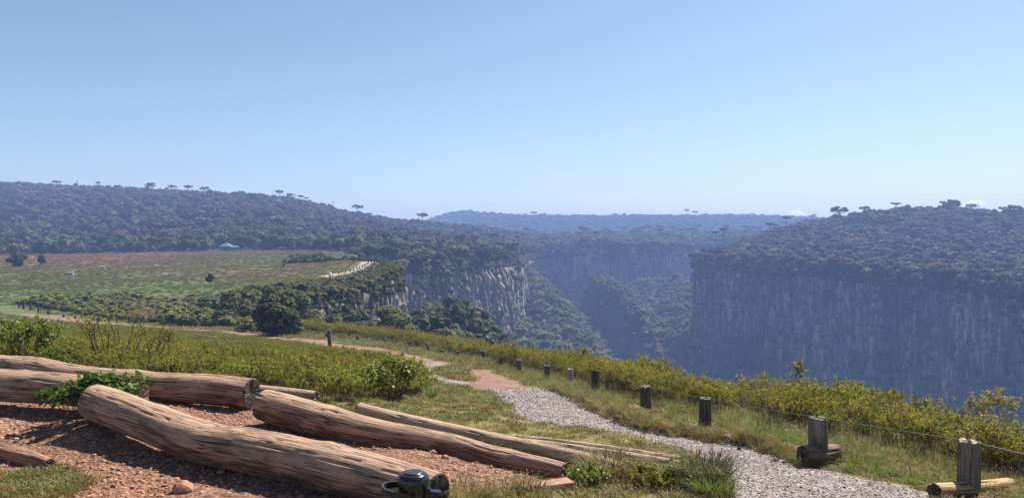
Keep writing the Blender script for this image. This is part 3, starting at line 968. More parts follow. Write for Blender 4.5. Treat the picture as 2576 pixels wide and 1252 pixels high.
plant_forest('hazy forest on the far flat-topped hill', x, y, z - 0.5, 1.05, 1.7, 0.003)
print('far forest', len(x))
# slopes in the canyon
x, y = jitter_grid(-60, 200, 75, 770, 3.6)
sd = sdcanyon(x, y)
e = 1.5
zz = zslope(x, y); gxz = (zslope(x + e, y) - zz) / e; gyz = (zslope(x, y + e) - zz) / e
st = np.hypot(gxz, gyz)
far = np.hypot(x, y) > 200
ok = (sd > 2.0) & inview(x, y, 60) & far & (zz > -105) & ((st < 1.9) | (rng.random(len(x)) < 0.3))
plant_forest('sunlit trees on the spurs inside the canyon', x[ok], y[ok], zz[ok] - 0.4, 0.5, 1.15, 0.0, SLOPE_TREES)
print('slope trees', ok.sum())
nearok = (sd > 1.0) & inview(x, y, 60) & ~far & (zz > -40)
nearok &= (x > -14) | (y > 176)
plant_forest('trees on the steep slope below the rim shrubs and the promontory', x[nearok], y[nearok], zz[nearok] - 0.4, 0.45, 0.85, 0.0)

# ------------------------------------------------------------------ bushes clinging to the walls
def crag_plants(key, n, lo, hi, thr, scale, ns_=0.05, nz_=0.07, grav=True):
    V, nrm, seed = CLIFFS[key]
    ns, nz, _ = V.shape
    i = rng.integers(0, ns, n); j = rng.integers(int(nz * lo), max(int(nz * lo) + 1, int(nz * hi)), n)
    p = V[i, j]
    t = j / nz
    nn = fbm(p[:, 0] * ns_ + p[:, 1] * ns_, p[:, 2] * nz_, 3, seed + 70)
    keep = nn > thr + 0.22 * (t - lo) / max(hi - lo, 1e-3)
    p = p[keep]; i = i[keep]
    ok = inview(p[:, 0], p[:, 1], 60)
    p = p[ok]; i = i[ok]
    return p, nrm[i], scale * (0.6 + 0.8 * rng.random(len(p)))


BUSHES = [broad_tree(21, 1.0, 1.6, 5, 46, 0.30, FORM, 0.8, False), broad_tree(22, 1.1, 1.4, 6, 46, 0.30, FORM, 0.7, False), broad_tree(23, 0.9, 1.8, 5, 46, 0.28, FORM, 1.0, False)]
for i, t in enumerate(BUSHES):
    t.name = 'bush_shape_%d' % i


def plant_crags(label, key, args):
    P_, N_, S_ = [], [], []
    for a in args:
        p, nn, s = crag_plants(key, *a)
        P_.append(p); N_.append(nn); S_.append(s)
    P_ = np.concatenate(P_); N_ = np.concatenate(N_); S_ = np.concatenate(S_)
    n = len(P_)
    P_ = P_ + np.concatenate([N_ * 0.2, -0.9 * S_[:, None]], 1)
    rot = np.zeros((n, 3)); rot[:, 2] = rng.random(n) * 6.283
    scatter('crag_shrubbery', P_, rot, np.stack([S_, S_, S_ * (0.8 + 0.5 * rng.random(n))], 1), rng.integers(0, 3, n), BUSHES, label, 'shrubs')
    print(label, n)


K = list(CLIFFS)
plant_crags('bushes hanging down the near promontory cliff', K[0], [(1500, 0.0, 0.05, 0.0, 0.85), (1000, 0.03, 0.12, 0.3, 0.6), (420, 0.05, 0.35, 0.50, 0.7, 0.12, 0.1), (300, 0.1, 0.5, 0.57, 0.6, 0.3, 0.2)])
plant_crags('trees and bushes hanging over the sunlit columned cliff', K[1], [(900, 0.0, 0.05, 0.0, 1.5), (1700, 0.05, 0.55, 0.48, 1.4, 0.09, 0.05), (900, 0.3, 0.75, 0.5, 1.2, 0.15, 0.03)])
plant_crags('bushes on the ledges of the shaded head wall', K[2], [(1100, 0.0, 0.06, 0.0, 2.2), (700, 0.04, 0.7, 0.5, 2.0, 0.05, 0.03)])
plant_crags('trees overhanging the top of the great right-hand wall', K[3], [(2400, 0.0, 0.05, 0.0, 2.0), (1800, 0.04, 0.2, 0.48, 1.7, 0.03, 0.03), (1500, 0.15, 0.9, 0.56, 1.6, 0.1, 0.04)])
# ------------------------------------------------------------------ undergrowth near the viewer
M_SHRUB = leafmat('shrub leaf', [(0.11, 0.14, 0.022), (0.18, 0.205, 0.03), (0.25, 0.25, 0.038), (0.29, 0.21, 0.042), (0.13, 0.165, 0.024)], 0.45, 0.6, 0.12, vary=0.22)
M_GREEN = leafmat('green leaf', [(0.09, 0.135, 0.024), (0.15, 0.195, 0.03), (0.22, 0.24, 0.04), (0.25, 0.205, 0.06)], 0.42, 0.6, 0.12, vary=0.25)
M_TWIG = plainmat('reddish twig', (0.13, 0.075, 0.05), 0.9, 0.1, 0.4, 20)
M_DRYTWIG = plainmat('dry grey twig', (0.22, 0.18, 0.14), 0.9, 0.1, 0.4, 20)
M_GLOSS = leafmat('glossy leaf', [(0.045, 0.10, 0.018), (0.075, 0.15, 0.025), (0.12, 0.20, 0.04)], 0.3, 0.55, 0.1, vary=0.1)
M_LAWN = leafmat('short turf blade', [(0.20, 0.16, 0.055), (0.16, 0.15, 0.045), (0.27, 0.21, 0.09), (0.11, 0.125, 0.03)], 0.35, 0.6, 0.2, vary=0.3)
M_LONG = leafmat('long grass blade', [(0.085, 0.135, 0.03), (0.13, 0.185, 0.045), (0.17, 0.20, 0.06), (0.24, 0.21, 0.09)], 0.4, 0.5, 0.25, vary=0.25)
M_DRY = leafmat('straw blade', [(0.33, 0.25, 0.13), (0.25, 0.19, 0.09), (0.19, 0.17, 0.07), (0.14, 0.10, 0.06)], 0.3, 0.6, 0.2, vary=0.25)


def blades(mb, n, h, spread, wid, lean, mi=0, base=None):
    """curved tapering grass blades of three pieces each"""
    base = np.zeros((n, 3)) if base is None else base
    a = rng.random(n) * 6.283; q = spread * np.sqrt(rng.random(n))
    b0 = base + np.stack([q * np.cos(a), q * np.sin(a), np.zeros(n)], 1)
    a2 = a + rng.normal(size=n) * 0.8
    out = np.stack([np.cos(a2), np.sin(a2), np.zeros(n)], 1)
    hh = h * (0.45 + 0.75 * rng.random(n))[:, None]; ln = lean * (0.2 + rng.random(n))[:, None]
    side = np.stack([-np.sin(a2 + 0.8 * rng.normal(size=n)), np.cos(a2), np.zeros(n)], 1) * wid * (0.6 + 0.7 * rng.random(n))[:, None]
    up = np.array([0, 0, 1.0])
    p1 = b0 + up * hh * 0.45 + out * hh * ln * 0.25
    p2 = b0 + up * hh * 0.8 + out * hh * ln * 0.7
    p3 = b0 + up * hh * (1.0 - 0.25 * ln) + out * hh * ln * 1.25
    v = np.stack([b0 - side, b0 + side, p1 - side * 0.85, p1 + side * 0.85, p2 - side * 0.55, p2 + side * 0.55, p3], 1).reshape(-1, 3)
    f = []
    for i in range(n):
        k = i * 7
        f += [(k, k + 1, k + 3, k + 2), (k + 2, k + 3, k + 5, k + 4), (k + 4, k + 5, k + 6)]
    mb.add(v, f, mi)


def rosettes(mb, tips, dirs, nl, ll, lw, mi=0, droop=0.25):
    """whorls of leaves round each shoot tip"""
    n = len(tips)
    T = np.repeat(tips, nl, 0); D = np.repeat(dirs, nl, 0)
    a = np.cross(D, rand_unit(n * nl)); a /= np.linalg.norm(a, axis=1)[:, None] + 1e-9
    el = (rng.random(n * nl) * 1.15 - droop)[:, None]
    A = a * np.cos(el) + D * np.sin(el)
    L = ll * (0.55 + 0.65 * rng.random(n * nl))[:, None]
    back = (rng.random(n * nl) * 1.1 * ll * 1.5)[:, None]
    B = np.cross(A, D); B /= np.linalg.norm(B, axis=1)[:, None] + 1e-9
    B = B + 0.35 * rng.normal(size=B.shape); B /= np.linalg.norm(B, axis=1)[:, None]
    mb.quads(T - D * back, A * L, B * L * (lw / ll), mi)


def shrub(seed, h, w, stems, tips, nl, ll, lw, mats, bare=0.45, twig=0.004, build=True, mb=None, org=(0, 0, 0)):
    mb = mb or MB(); org = np.array(org, float)
    TP, TD = [], []
    for i in range(stems):
        a = rng.random() * 6.283; q = w * math.sqrt(rng.random())
        top = np.array([math.cos(a) * q, math.sin(a) * q, h * (0.75 + 0.3 * rng.random()) * (1 - 0.25 * (q / w) ** 2)])
        b = np.array([math.cos(a) * q * 0.3, math.sin(a) * q * 0.3, 0]) + rng.normal(size=3) * 0.02 * h
        b[2] = -0.03
        mid = b * 0.45 + top * 0.55 + rng.normal(size=3) * 0.06 * h
        mb.tube([org + b, org + mid, org + top], [twig * 1.4, twig, twig * 0.6], 3, 1, False)
        for k in range(tips):
            t = bare + (1 - bare) * rng.random()
            s = mid * (1 - t) + top * t if t < 1 else top
            e = s + np.array([rng.normal() * 0.11 * h, rng.normal() * 0.11 * h, (0.05 + 0.14 * rng.random()) * h])
            mb.tube([org + s, org + e], [twig * 0.7, twig * 0.4], 3, 1, False)
            TP.append(org + e); dd = e - s + np.array([0, 0, 0.06 * h]); TD.append(dd / np.linalg.norm(dd))
        TP.append(org + top); dd = top - mid; TD.append(dd / np.linalg.norm(dd))
    rosettes(mb, np.array(TP), np.array(TD), nl, ll, lw, 0)
    return mb.build('shrub_shape', mats, None, False, False) if build else mb


def protos(lst, base):
    for i, p in enumerate(lst):
        p.name = base + '_%d' % i
    return lst


HEDGE = protos([shrub(i, 1.0, 0.42, 9, 4, 11, 0.060, 0.015, [M_SHRUB, M_TWIG], 0.35) for i in range(5)], 'hedge_shape')
LOW = protos([shrub(i, 0.5, 0.30, 9, 3, 10, 0.042, 0.014, [M_GREEN, M_TWIG], 0.25, 0.003) for i in range(4)] +
             [shrub(9, 0.62, 0.18, 6, 2, 5, 0.035, 0.008, [M_SHRUB, M_TWIG], 0.3, 0.0035)], 'low_shape')


def tuft(n, h, sp, wd, ln, mat):
    mb = MB(); blades(mb, n, h, sp, wd, ln)
    return mb.build('tuft_shape', mat, None, False, False)


LAWN = protos([tuft(60, 0.034, 0.11, 0.004, 1.2, M_LAWN) for _ in range(3)] + [tuft(45, 0.045, 0.10, 0.004, 1.1, M_LONG)], 'lawn_shape')
LONG = protos([tuft(70, 0.30, 0.10, 0.004, 0.8, M_LONG), tuft(60, 0.24, 0.12, 0.004, 1.0, M_LONG), tuft(55, 0.26, 0.09, 0.0035, 0.8, M_DRY)], 'long_shape')


LONG2 = protos([tuft(50, 0.26, 0.10, 0.004, 1.1, M_DRY), tuft(50, 0.24, 0.12, 0.004, 1.0, M_LONG), tuft(55, 0.26, 0.09, 0.0035, 1.2, M_DRY)], 'edge_shape')


def polar(n, r0, r1, power, a0=-38, a1=38):
    """points with ground density falling as r^-power"""
    k = 2 - power
    u = rng.random(n)
    r = (r0 ** k + u * (r1 ** k - r0 ** k)) ** (1 / k) if abs(k) > 1e-6 else r0 * (r1 / r0) ** u
    th = R(1) * (a0 + (a1 - a0) * rng.random(n))
    return np.sin(th) * r, np.cos(th) * r


BARE = [POLY_GRAVEL, POLY_STRIP, POLY_DIRT, POLY_DIRT2]


def turf_only(x, y, soil=True, pad=0.03):
    ok = np.ones(len(x), bool)
    for p in BARE + ([POLY_SOIL] if soil else []):
        ok &= sdpoly(x, y, p) < -pad
    return ok


def rots(n, tilt=0.08):
    r = np.zeros((n, 3)); r[:, 2] = rng.random(n) * 6.283; r[:, :2] = rng.normal(size=(n, 2)) * tilt
    return r


# short turf
x, y = polar(40000, 5.2, 78, 1.25, -44, 46)
nx, ny = polar(5200, 1.0, 5.2, 0.2, -70, 70)
ok = fbm(nx * 1.2, ny * 1.2, 3, 71) > 0.36
x = np.concatenate([x, nx[ok]]); y = np.concatenate([y, ny[ok]])
ok = turf_only(x, y) & (sdcanyon(x, y) < -0.5); x, y = x[ok], y[ok]
cut = (sdpoly(x, y, POLY_GRAVEL) > -0.2) & (y > 8) & (y < 18) & (x > np.interp(y, [8, 9, 11, 13, 16, 20], [1.9, 1.75, 1.3, 1.05, 1.0, 0.9])) & (rng.random(len(x)) < 0.8)
x, y = x[~cut], y[~cut]
gp_x, gp_y = polar(2600, 5.2, 7.6, 0, -37, -24)
ok = inpoly(gp_x, gp_y, GRASS_PATCH) & (fbm(gp_x * 2, gp_y * 2, 3, 3) > 0.42)
x = np.concatenate([x, gp_x[ok]]); y = np.concatenate([y, gp_y[ok]])
z = zground(x, y); r = np.hypot(x, y)
s = (0.75 + 0.6 * rng.random(len(x))) * np.maximum(1, r / 11) ** 0.85
idx = rng.integers(0, 3, len(x)); idx[fbm(x * 0.6, y * 0.6, 3, 5) + 0.15 * rng.normal(size=len(x)) > 0.60] = 3
scatter('grass', np.stack([x, y, z - 0.01], 1), rots(len(x)), s, idx, LAWN, 'short olive and straw turf between the logs and the paths', 'grass')
print('lawn', len(x))

# longer grass: strip under the wire, edges of the path, foot of the shrubs
dp = lambda poly: -sdpoly(lx, ly, poly)
lx, ly = polar(26000, 5.5, 60, 1.1)
ok = turf_only(lx, ly, True, 0.10) & (sdcanyon(lx, ly) < 1.0)
lx, ly = lx[ok], ly[ok]
rim = -sdcanyon(lx, ly); r = np.hypot(lx, ly)
right_side = lx > np.interp(ly, [5, 8, 11, 14, 17, 24, 34, 50, 70], [2.9, 3.3, 2.2, 1.35, 1.35, 0.4, -1.8, -6.0, -12])
prob = np.where(right_side, 0.75 * sstep(0.35, 0.55, fbm(lx * 0.9, ly * 0.9, 3, 15)), 0.10 + 0.25 * (fbm(lx * 0.7, ly * 0.7, 3, 18) > 0.58))
prob = np.where(right_side & (rim < 4.5), prob + 0.3, prob)
ok = rng.random(len(lx)) < prob
lx, ly, r, rs = lx[ok], ly[ok], r[ok], right_side[ok]
near_post = np.zeros(len(lx), bool)
for pu, pd in ((2437, 6.6), (2058, 7.7), (1773, 10.6), (1625, 12.7), (1497, 17)):
    px_ = (pu - CU) / FPX * pd
    near_post |= (np.abs(lx - px_ * ly / pd) < 0.34) & (ly < pd + 0.05) & (ly > pd - 1.3)
near_post |= ~rs & (sdpoly(lx, ly, POLY_GRAVEL) > -0.6) & (ly > 6.8) & (ly < 12)
lx, ly, r, rs = lx[~near_post], ly[~near_post], r[~near_post], rs[~near_post]
rim = -sdcanyon(lx, ly)
idx = np.where(rs, np.where(rng.random(len(lx)) < np.where(rim < 3.0, 0.5, 0.12), 2, rng.integers(0, 2, len(lx))), np.where(rng.random(len(lx)) < 0.6, 2, 1))
s = (0.35 + 0.5 * rng.random(len(lx))) * np.where(rs, np.interp(r, [6, 12], [0.62, 0.9]), 0.55) * np.maximum(1, r / 16) ** 0.5
scatter('grass', np.stack([lx, ly, zground(lx, ly) - 0.01], 1), rots(len(lx)), s, idx, LONG, 'longer green and straw grass under the wire fence', 'grass')
print('long', len(lx))

# yellow-green shrubs along the rim
x, y = polar(18000, 5, 80, 1.0, -26, 55)
sd = sdcanyon(x, y)
off = np.interp(y, [6, 10, 14, 20, 30, 45, 70], [1.7, 1.9, 2.1, 2.2, 2.4, 2.7, 3.2]) + (fbm(x * 0.7, y * 0.7, 3, 25) - 0.5) * 2.2
ok = (sd > -off) & (sd < 1.6) & turf_only(x, y, True, 0.3) & (x > -24)
ok &= rng.random(len(x)) < 0.9
x, y, sd = x[ok], y[ok], sd[ok]; r = np.hypot(x, y)
z = zground(x, y)
s = (0.62 + 0.5 * rng.random(len(x))) * np.interp(r, [9, 12.5, 17, 25, 40, 70], [0.56, 0.60, 0.66, 0.74, 0.82, 1.0]) * (0.62 + 0.8 * fbm(x * 0.45, y * 0.45, 3, 35))
scatter('shrubbery', np.stack([x, y, z - 0.03], 1), rots(len(x), 0.12), s, rng.integers(0, 5, len(x)), HEDGE, 'yellow-green shrubs along the canyon rim behind the wire', 'shrubs')
print('hedge', len(x))

# low green shrubs filling the slope behind the logs
LOWPOLY = groundpoly([(-300, 806), (0, 806), (140, 806), (240, 822), (420, 836), (540, 842), (640, 856), (730, 868), (830, 886), (930, 902), (1000, 918), (1048, 940), (1070, 985), (1000, 1000), (900, 1018), (800, 1006),
                      (640, 985), (400, 962), (200, 946), (0, 930), (-300, 925)])
x, y = polar(36000, 9.5, 75, 0.85, -38, -3)
ok = inpoly(x, y, LOWPOLY) & turf_only(x, y, True, 0.2); x, y = x[ok], y[ok]
n1 = fbm(x * 0.25, y * 0.25, 3, 61)
ok = (rng.random(len(x)) < sstep(0.22, 0.45, n1)) & ((np.hypot(x, y) > 13) | (rng.random(len(x)) < 0.42)); x, y = x[ok], y[ok]; n1 = n1[ok]
r = np.hypot(x, y)
s = (0.42 + 0.62 * rng.random(len(x))) * (0.5 + 0.95 * fbm(x * 0.55, y * 0.55, 3, 64)) * np.minimum(np.maximum(1, r / 26) ** 0.55, 1.3) * np.interp(y, [18, 40, 60], [1.0, 0.5, 0.5])
idx = rng.integers(0, 4, len(x)); idx[rng.random(len(x)) < 0.22] = 4
scatter('shrubbery', np.stack([x, y, zground(x, y) - 0.03], 1), rots(len(x), 0.1), s, idx, LOW, 'low green leafy shrubs covering the slope behind the logs', 'shrubs')
print('low', len(x))

# brush between the red path and the gully, and over the lip of the gully
FIELD_B = protos([broad_tree(41, 0.75, 1.0, 4, 60, 0.17, [leafmat('brush leaf', [(0.11, 0.135, 0.036), (0.165, 0.18, 0.046), (0.21, 0.195, 0.062)], 0.35, vary=0.3), M_CORE, M_TWIG], 0.7, False),
                  broad_tree(42, 0.6, 0.8, 4, 60, 0.15, [M_GREEN, M_CORE, M_TWIG], 0.7, False),
                  broad_tree(43, 0.8, 0.7, 5, 50, 0.17, [leafmat('brown brush leaf', [(0.17, 0.135, 0.06), (0.15, 0.145, 0.055), (0.21, 0.15, 0.085)], 0.3, vary=0.3), M_CORE, M_TWIG], 0.5, False)], 'brush_shape')
BR = groundpoly([(-300, 764), (40, 766), (160, 780), (260, 798), (400, 816), (520, 824), (640, 834), (700, 842), (760, 846), (700, 800), (560, 782), (480, 758), (380, 748), (200, 752), (0, 752), (-300, 752)])
x, y = polar(9000, 55, 125, 0.4, -38, -12)
ok = (inpoly(x, y, BR)) & (sdcanyon(x, y) < 3) & turf_only(x, y, True, 0.5); x, y = x[ok], y[ok]
bx, by = jitter_grid(-60, -12, 66, 175, 0.9)
sd = sdcanyon(bx, by); ok = (sd > -np.where(by > 95, 7.5, 3.5)) & (sd < np.where(by > 95, 0.4, 2.0)) & (bx < -9) & turf_only(bx, by, True, 0.5) & (rng.random(len(bx)) < 0.75)
x = np.concatenate([x, bx[ok]]); y = np.concatenate([y, by[ok]])
ok = (sdpoly(x, y, POLY_PROM) < -1.0) & (sdpoly(x, y, POLY_DIRT2) < -np.where(x < -24, 3.0, 0.5)); x, y = x[ok], y[ok]
s = (0.65 + 0.75 * rng.random(len(x)) ** 2) * np.where((y > 104) & (sdcanyon(x, y) < -0.8) & (x > -45), 0.42, 1.0)
idx = np.where(fbm(x * 0.12, y * 0.12, 3, 82) > 0.53, 2, rng.integers(0, 2, len(x)))
scatter('shrubbery', np.stack([x, y, zground(x, y) - 0.1], 1), rots(len(x), 0.1), s, idx, FIELD_B, 'mixed brush between the red path and the wooded gully', 'shrubs')
print('brush', len(x))

# coarse tussocks over the far field
CL = []
for k, (m_, h_) in enumerate([(leafmat('field tussock green', [(0.10, 0.125, 0.04), (0.135, 0.15, 0.05)], 0.3, vary=0.3), 0.35), (leafmat('field tussock brown', [(0.17, 0.135, 0.07), (0.14, 0.125, 0.06)], 0.3, vary=0.3), 0.32),
                              (leafmat('field tussock pink', [(0.26, 0.12, 0.105), (0.2, 0.1, 0.07)], 0.3, vary=0.3), 0.35)]):
    CL.append(tuft(46, h_, 0.45, 0.035, 0.9, m_))
protos(CL, 'tussock_shape')
x, y = polar(84000, 60, 350, 0.9, -47, -8)
ok = ~woodland(x, y) & (sdcanyon(x, y) < -1.5) & inview(x, y, 700) & (sdpoly(x, y, POLY_PROM) < -1.2) & turf_only(x, y, True, 1)
x, y = x[ok], y[ok]; r = np.hypot(x, y)
u = CU + x / y * FPX
idx = np.zeros(len(x), int)
nb = fbm(x * 0.02, y * 0.07, 4, 77) + 0.06 * rng.normal(size=len(x))
idx[nb > 0.55] = 1
idx[(u < 480 + 150 * rng.normal(size=len(x))) & (y > 225 + 20 * rng.normal(size=len(x)))] = 2
ok = rng.random(len(x)) < 0.55 + 0.45 * sstep(0.4, 0.6, fbm(x * 0.05, y * 0.12, 3, 93))
x, y, r, idx = x[ok], y[ok], r[ok], idx[ok]
s = (0.5 + 0.7 * rng.random(len(x))) * np.interp(r, [60, 88, 200, 340], [0.45, 0.7, 0.95, 1.25])
scatter('grass', np.stack([x, y, zground(x, y) - 0.03], 1), rots(len(x), 0.05), np.stack([s, s, s * 0.6], 1), idx, CL, 'rough tussocks dotting the wide field below the hill', 'grass')
print('field', len(x))

# trees filling the gully and the foot of the promontory
GREENF = [leafmat('gully leaf', [(0.06, 0.078, 0.024), (0.095, 0.112, 0.034), (0.135, 0.138, 0.044)], 0.3, vary=0.35), M_CORE, M_BARK]
GT = protos([broad_tree(51, 1.7, 3.0, 8, 120, 0.34, GREENF, 0.85), broad_tree(52, 1.5, 3.2, 7, 120, 0.32, GREENF, 1.0), broad_tree(53, 1.9, 2.7, 8, 120, 0.34, GREENF, 0.7)], 'gully_shape')
x, y = jitter_grid(-46, -8, 78, 180, 1.9)
sd = sdcanyon(x, y)
ok = (sd > 0.3) & ((y < 100) & (x < -0.275 * y) | (sd > 2.0) & (y >= 100)); x, y, sd = x[ok], y[ok], sd[ok]
zz = zslope(x, y)
gul = (y < 103)
zz = np.where(gul, np.maximum(zz, Zbase(x, y) - 2.6 - 0.9 * np.maximum(sd - 1, 0)), zz)
ok = (zz > -30) & (gul | (rng.random(len(x)) < 0.3)); x, y, zz, gul = x[ok], y[ok], zz[ok], gul[ok]
s = 0.7 + 0.6 * rng.random(len(x))
scatter('forest', np.stack([x, y, zz - 0.3], 1), rots(len(x), 0.08), s, rng.integers(0, 3, len(x)), GT, 'dark trees filling the gully and the foot of the promontory', 'trees')
print('gully', len(x))

# gravel and stones
ST = []
for k in range(4):
    v, f = ico()
    import bmesh
    bm = bmesh.new(); bmesh.ops.create_icosphere(bm, subdivisions=1, radius=1)
    vv = np.array([q.co[:] for q in bm.verts]); ff = [[q.index for q in p.verts] for p in bm.faces]; bm.free()
    vv = vv * (0.75 + 0.5 * rng.random((len(vv), 1))) * np.array([1.0, 0.75, 0.5])
    ST.append((vv, ff))


def stonemat(name, stops):
    m, nt, out = newmat(name)
    oi = N(nt, 'ShaderNodeObjectInfo')
    tc = N(nt, 'ShaderNodeTexCoord')
    c = ramp(nt, oi.outputs['Random'], stops)
    nn = noise(nt, tc.outputs['Object'], 2.5, 4)
    c = mixc(nt, 1.0, c, ramp(nt, nn, [(0.3, 0.75), (0.7, 1.2)]), 'MULTIPLY')
    principled(nt, out, c, 0.9, 0.2)
    return m


M_GRAV = stonemat('gravel stone', [(0.0, (0.13, 0.10, 0.09)), (0.3, (0.30, 0.25, 0.228)), (0.7, (0.44, 0.38, 0.35)), (1.0, (0.56, 0.5, 0.465))])
M_CLOD = stonemat('red stone', [(0.0, (0.24, 0.115, 0.07)), (0.5, (0.34, 0.165, 0.10)), (0.9, (0.41, 0.22, 0.145)), (1.0, (0.46, 0.31, 0.23))])


def stones(m):
    lst = []
    for vv, ff in ST:
        mb = MB(); mb.add(vv, ff); lst.append(mb.build('stone_shape', m, None, False, False))
    return protos(lst, 'stone_shape')


x, y = polar(60000, 5.6, 19, 1.0, -6, 34)
right_ = (x > np.interp(y, [6, 8, 9, 11, 13, 16, 20], [2.9, 2.1, 1.75, 1.3, 1.05, 1.0, 0.9]))
ok = (sdpoly(x, y, POLY_GRAVEL) > np.where(right_, 0.05, -0.05 - 0.06 * rng.random(len(x)))); x, y = x[ok], y[ok]; r = np.hypot(x, y)
s = (0.006 + 0.011 * rng.random(len(x)) ** 2) * np.maximum(1, r / 10)
scatter('gravel', np.stack([x, y, zground(x, y) + 0.002], 1), rots(len(x), 0.5), s, rng.integers(0, 4, len(x)), stones(M_GRAV), 'loose grey gravel stones on the path', 'gravel')
print('gravel', len(x))
x, y = polar(34000, 5.3, 11, 0.8, -38, 8)
ok = (sdpoly(x, y, POLY_SOIL) > 0.0); x, y = x[ok], y[ok]
ok = rng.random(len(x)) < 0.12 + 0.88 * sstep(0.45, 0.6, fbm(x * 1.1, y * 1.1, 3, 4)); x, y = x[ok], y[ok]
s = 0.005 + 0.024 * rng.random(len(x)) ** 4
scatter('gravel', np.stack([x, y, zground(x, y) + s * 0.15], 1), rots(len(x), 0.3), s, rng.integers(0, 4, len(x)), stones(M_CLOD), 'broken red stones and clods on the bare soil', 'stones')
print('clods', len(x))
# crumbling edge of the turf bank beside the gravel: clods, then dry tufts hanging over it
bl = np.array([onground(u, v)[:2] for u, v in [(1372, 980), (1405, 991), (1440, 1007), (1480, 1027), (1530, 1051), (1590, 1073), (1650, 1088), (1790, 1113), (1900, 1129), (2010, 1164)]])
bp, bs = resample(bl, 0.02)
k = rng.integers(0, len(bp), 1500); q = bp[k] + rng.normal(size=(1500, 2)) * np.array([0.06, 0.09])
s = 0.010 + 0.030 * rng.random(1500) ** 2.5
M_BANK = stonemat('dark bank earth', [(0.0, (0.05, 0.034, 0.024)), (0.6, (0.10, 0.068, 0.048)), (1.0, (0.17, 0.12, 0.085))])
scatter('earth_clods', np.stack([q[:, 0], q[:, 1], zground(q[:, 0], q[:, 1]) + 0.004], 1), rots(1500, 0.5), s, rng.integers(0, 4, 1500), stones(M_BANK), 'dark crumbling earth along the turf edge of the gravel path', 'earth')
k = rng.integers(0, len(bp), 420); q = bp[k] + np.array([0.10, 0.05]) + rng.normal(size=(420, 2)) * np.array([0.07, 0.09])
scatter('grass', np.stack([q[:, 0], q[:, 1], zground(q[:, 0], q[:, 1]) - 0.01], 1), rots(420, 0.35), 0.30 + 0.25 * rng.random(420), np.where(rng.random(420) < 0.5, 2, rng.integers(0, 2, 420)), LONG2, 'dry tufts hanging over the turf edge of the gravel path', 'grass')
# ------------------------------------------------------------------ logs
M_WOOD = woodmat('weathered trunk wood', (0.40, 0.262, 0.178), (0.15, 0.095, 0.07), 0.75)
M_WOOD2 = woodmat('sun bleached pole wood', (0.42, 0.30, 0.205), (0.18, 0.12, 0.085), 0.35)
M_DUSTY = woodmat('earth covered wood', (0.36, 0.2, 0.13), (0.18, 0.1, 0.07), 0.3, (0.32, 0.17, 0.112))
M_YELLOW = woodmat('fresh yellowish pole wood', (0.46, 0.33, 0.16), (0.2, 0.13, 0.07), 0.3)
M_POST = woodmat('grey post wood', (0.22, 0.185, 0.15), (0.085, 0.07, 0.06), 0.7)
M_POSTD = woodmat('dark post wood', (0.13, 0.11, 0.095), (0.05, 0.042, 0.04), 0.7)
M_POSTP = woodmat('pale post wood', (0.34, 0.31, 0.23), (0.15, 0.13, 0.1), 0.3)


def endmat(name, c0, c1):
    m, nt, out = newmat(name)
    tc = N(nt, 'ShaderNodeTexCoord')
    n = noise(nt, tc.outputs['Object'], 14, 6, 0.7)
    n2 = noise(nt, mapping(nt, tc.outputs['Object'], (1, 1, 9)), 6, 3, 0.6)
    c = ramp(nt, n, [(0.3, c0), (0.7, c1)])
    c = mixc(nt, ramp(nt, n2, [(0.42, 0.8), (0.52, 0.0)]), c, tuple(0.35 * q for q in c0))
    principled(nt, out, c, 0.9, 0.15, n, 0.8, 0.02)
    return m


M_END = endmat('cut end wood', (0.12, 0.085, 0.06), (0.26, 0.18, 0.125))
M_ENDD = endmat('dark cut end', (0.05, 0.04, 0.034), (0.13, 0.10, 0.08))


def spline(pts, n):
    pts = np.array(pts, float); k = len(pts)
    t = np.linspace(0, k - 1, n)
    i = np.clip(t.astype(int), 0, k - 2); f = (t - i)[:, None]
    p0 = pts[np.clip(i - 1, 0, k - 1)]; p1 = pts[i]; p2 = pts[i + 1]; p3 = pts[np.clip(i + 2, 0, k - 1)]
    return 0.5 * ((2 * p1) + (-p0 + p2) * f + (2 * p0 - 5 * p1 + 4 * p2 - p3) * f * f + (-p0 + 3 * p1 - 3 * p2 + p3) * f ** 3)


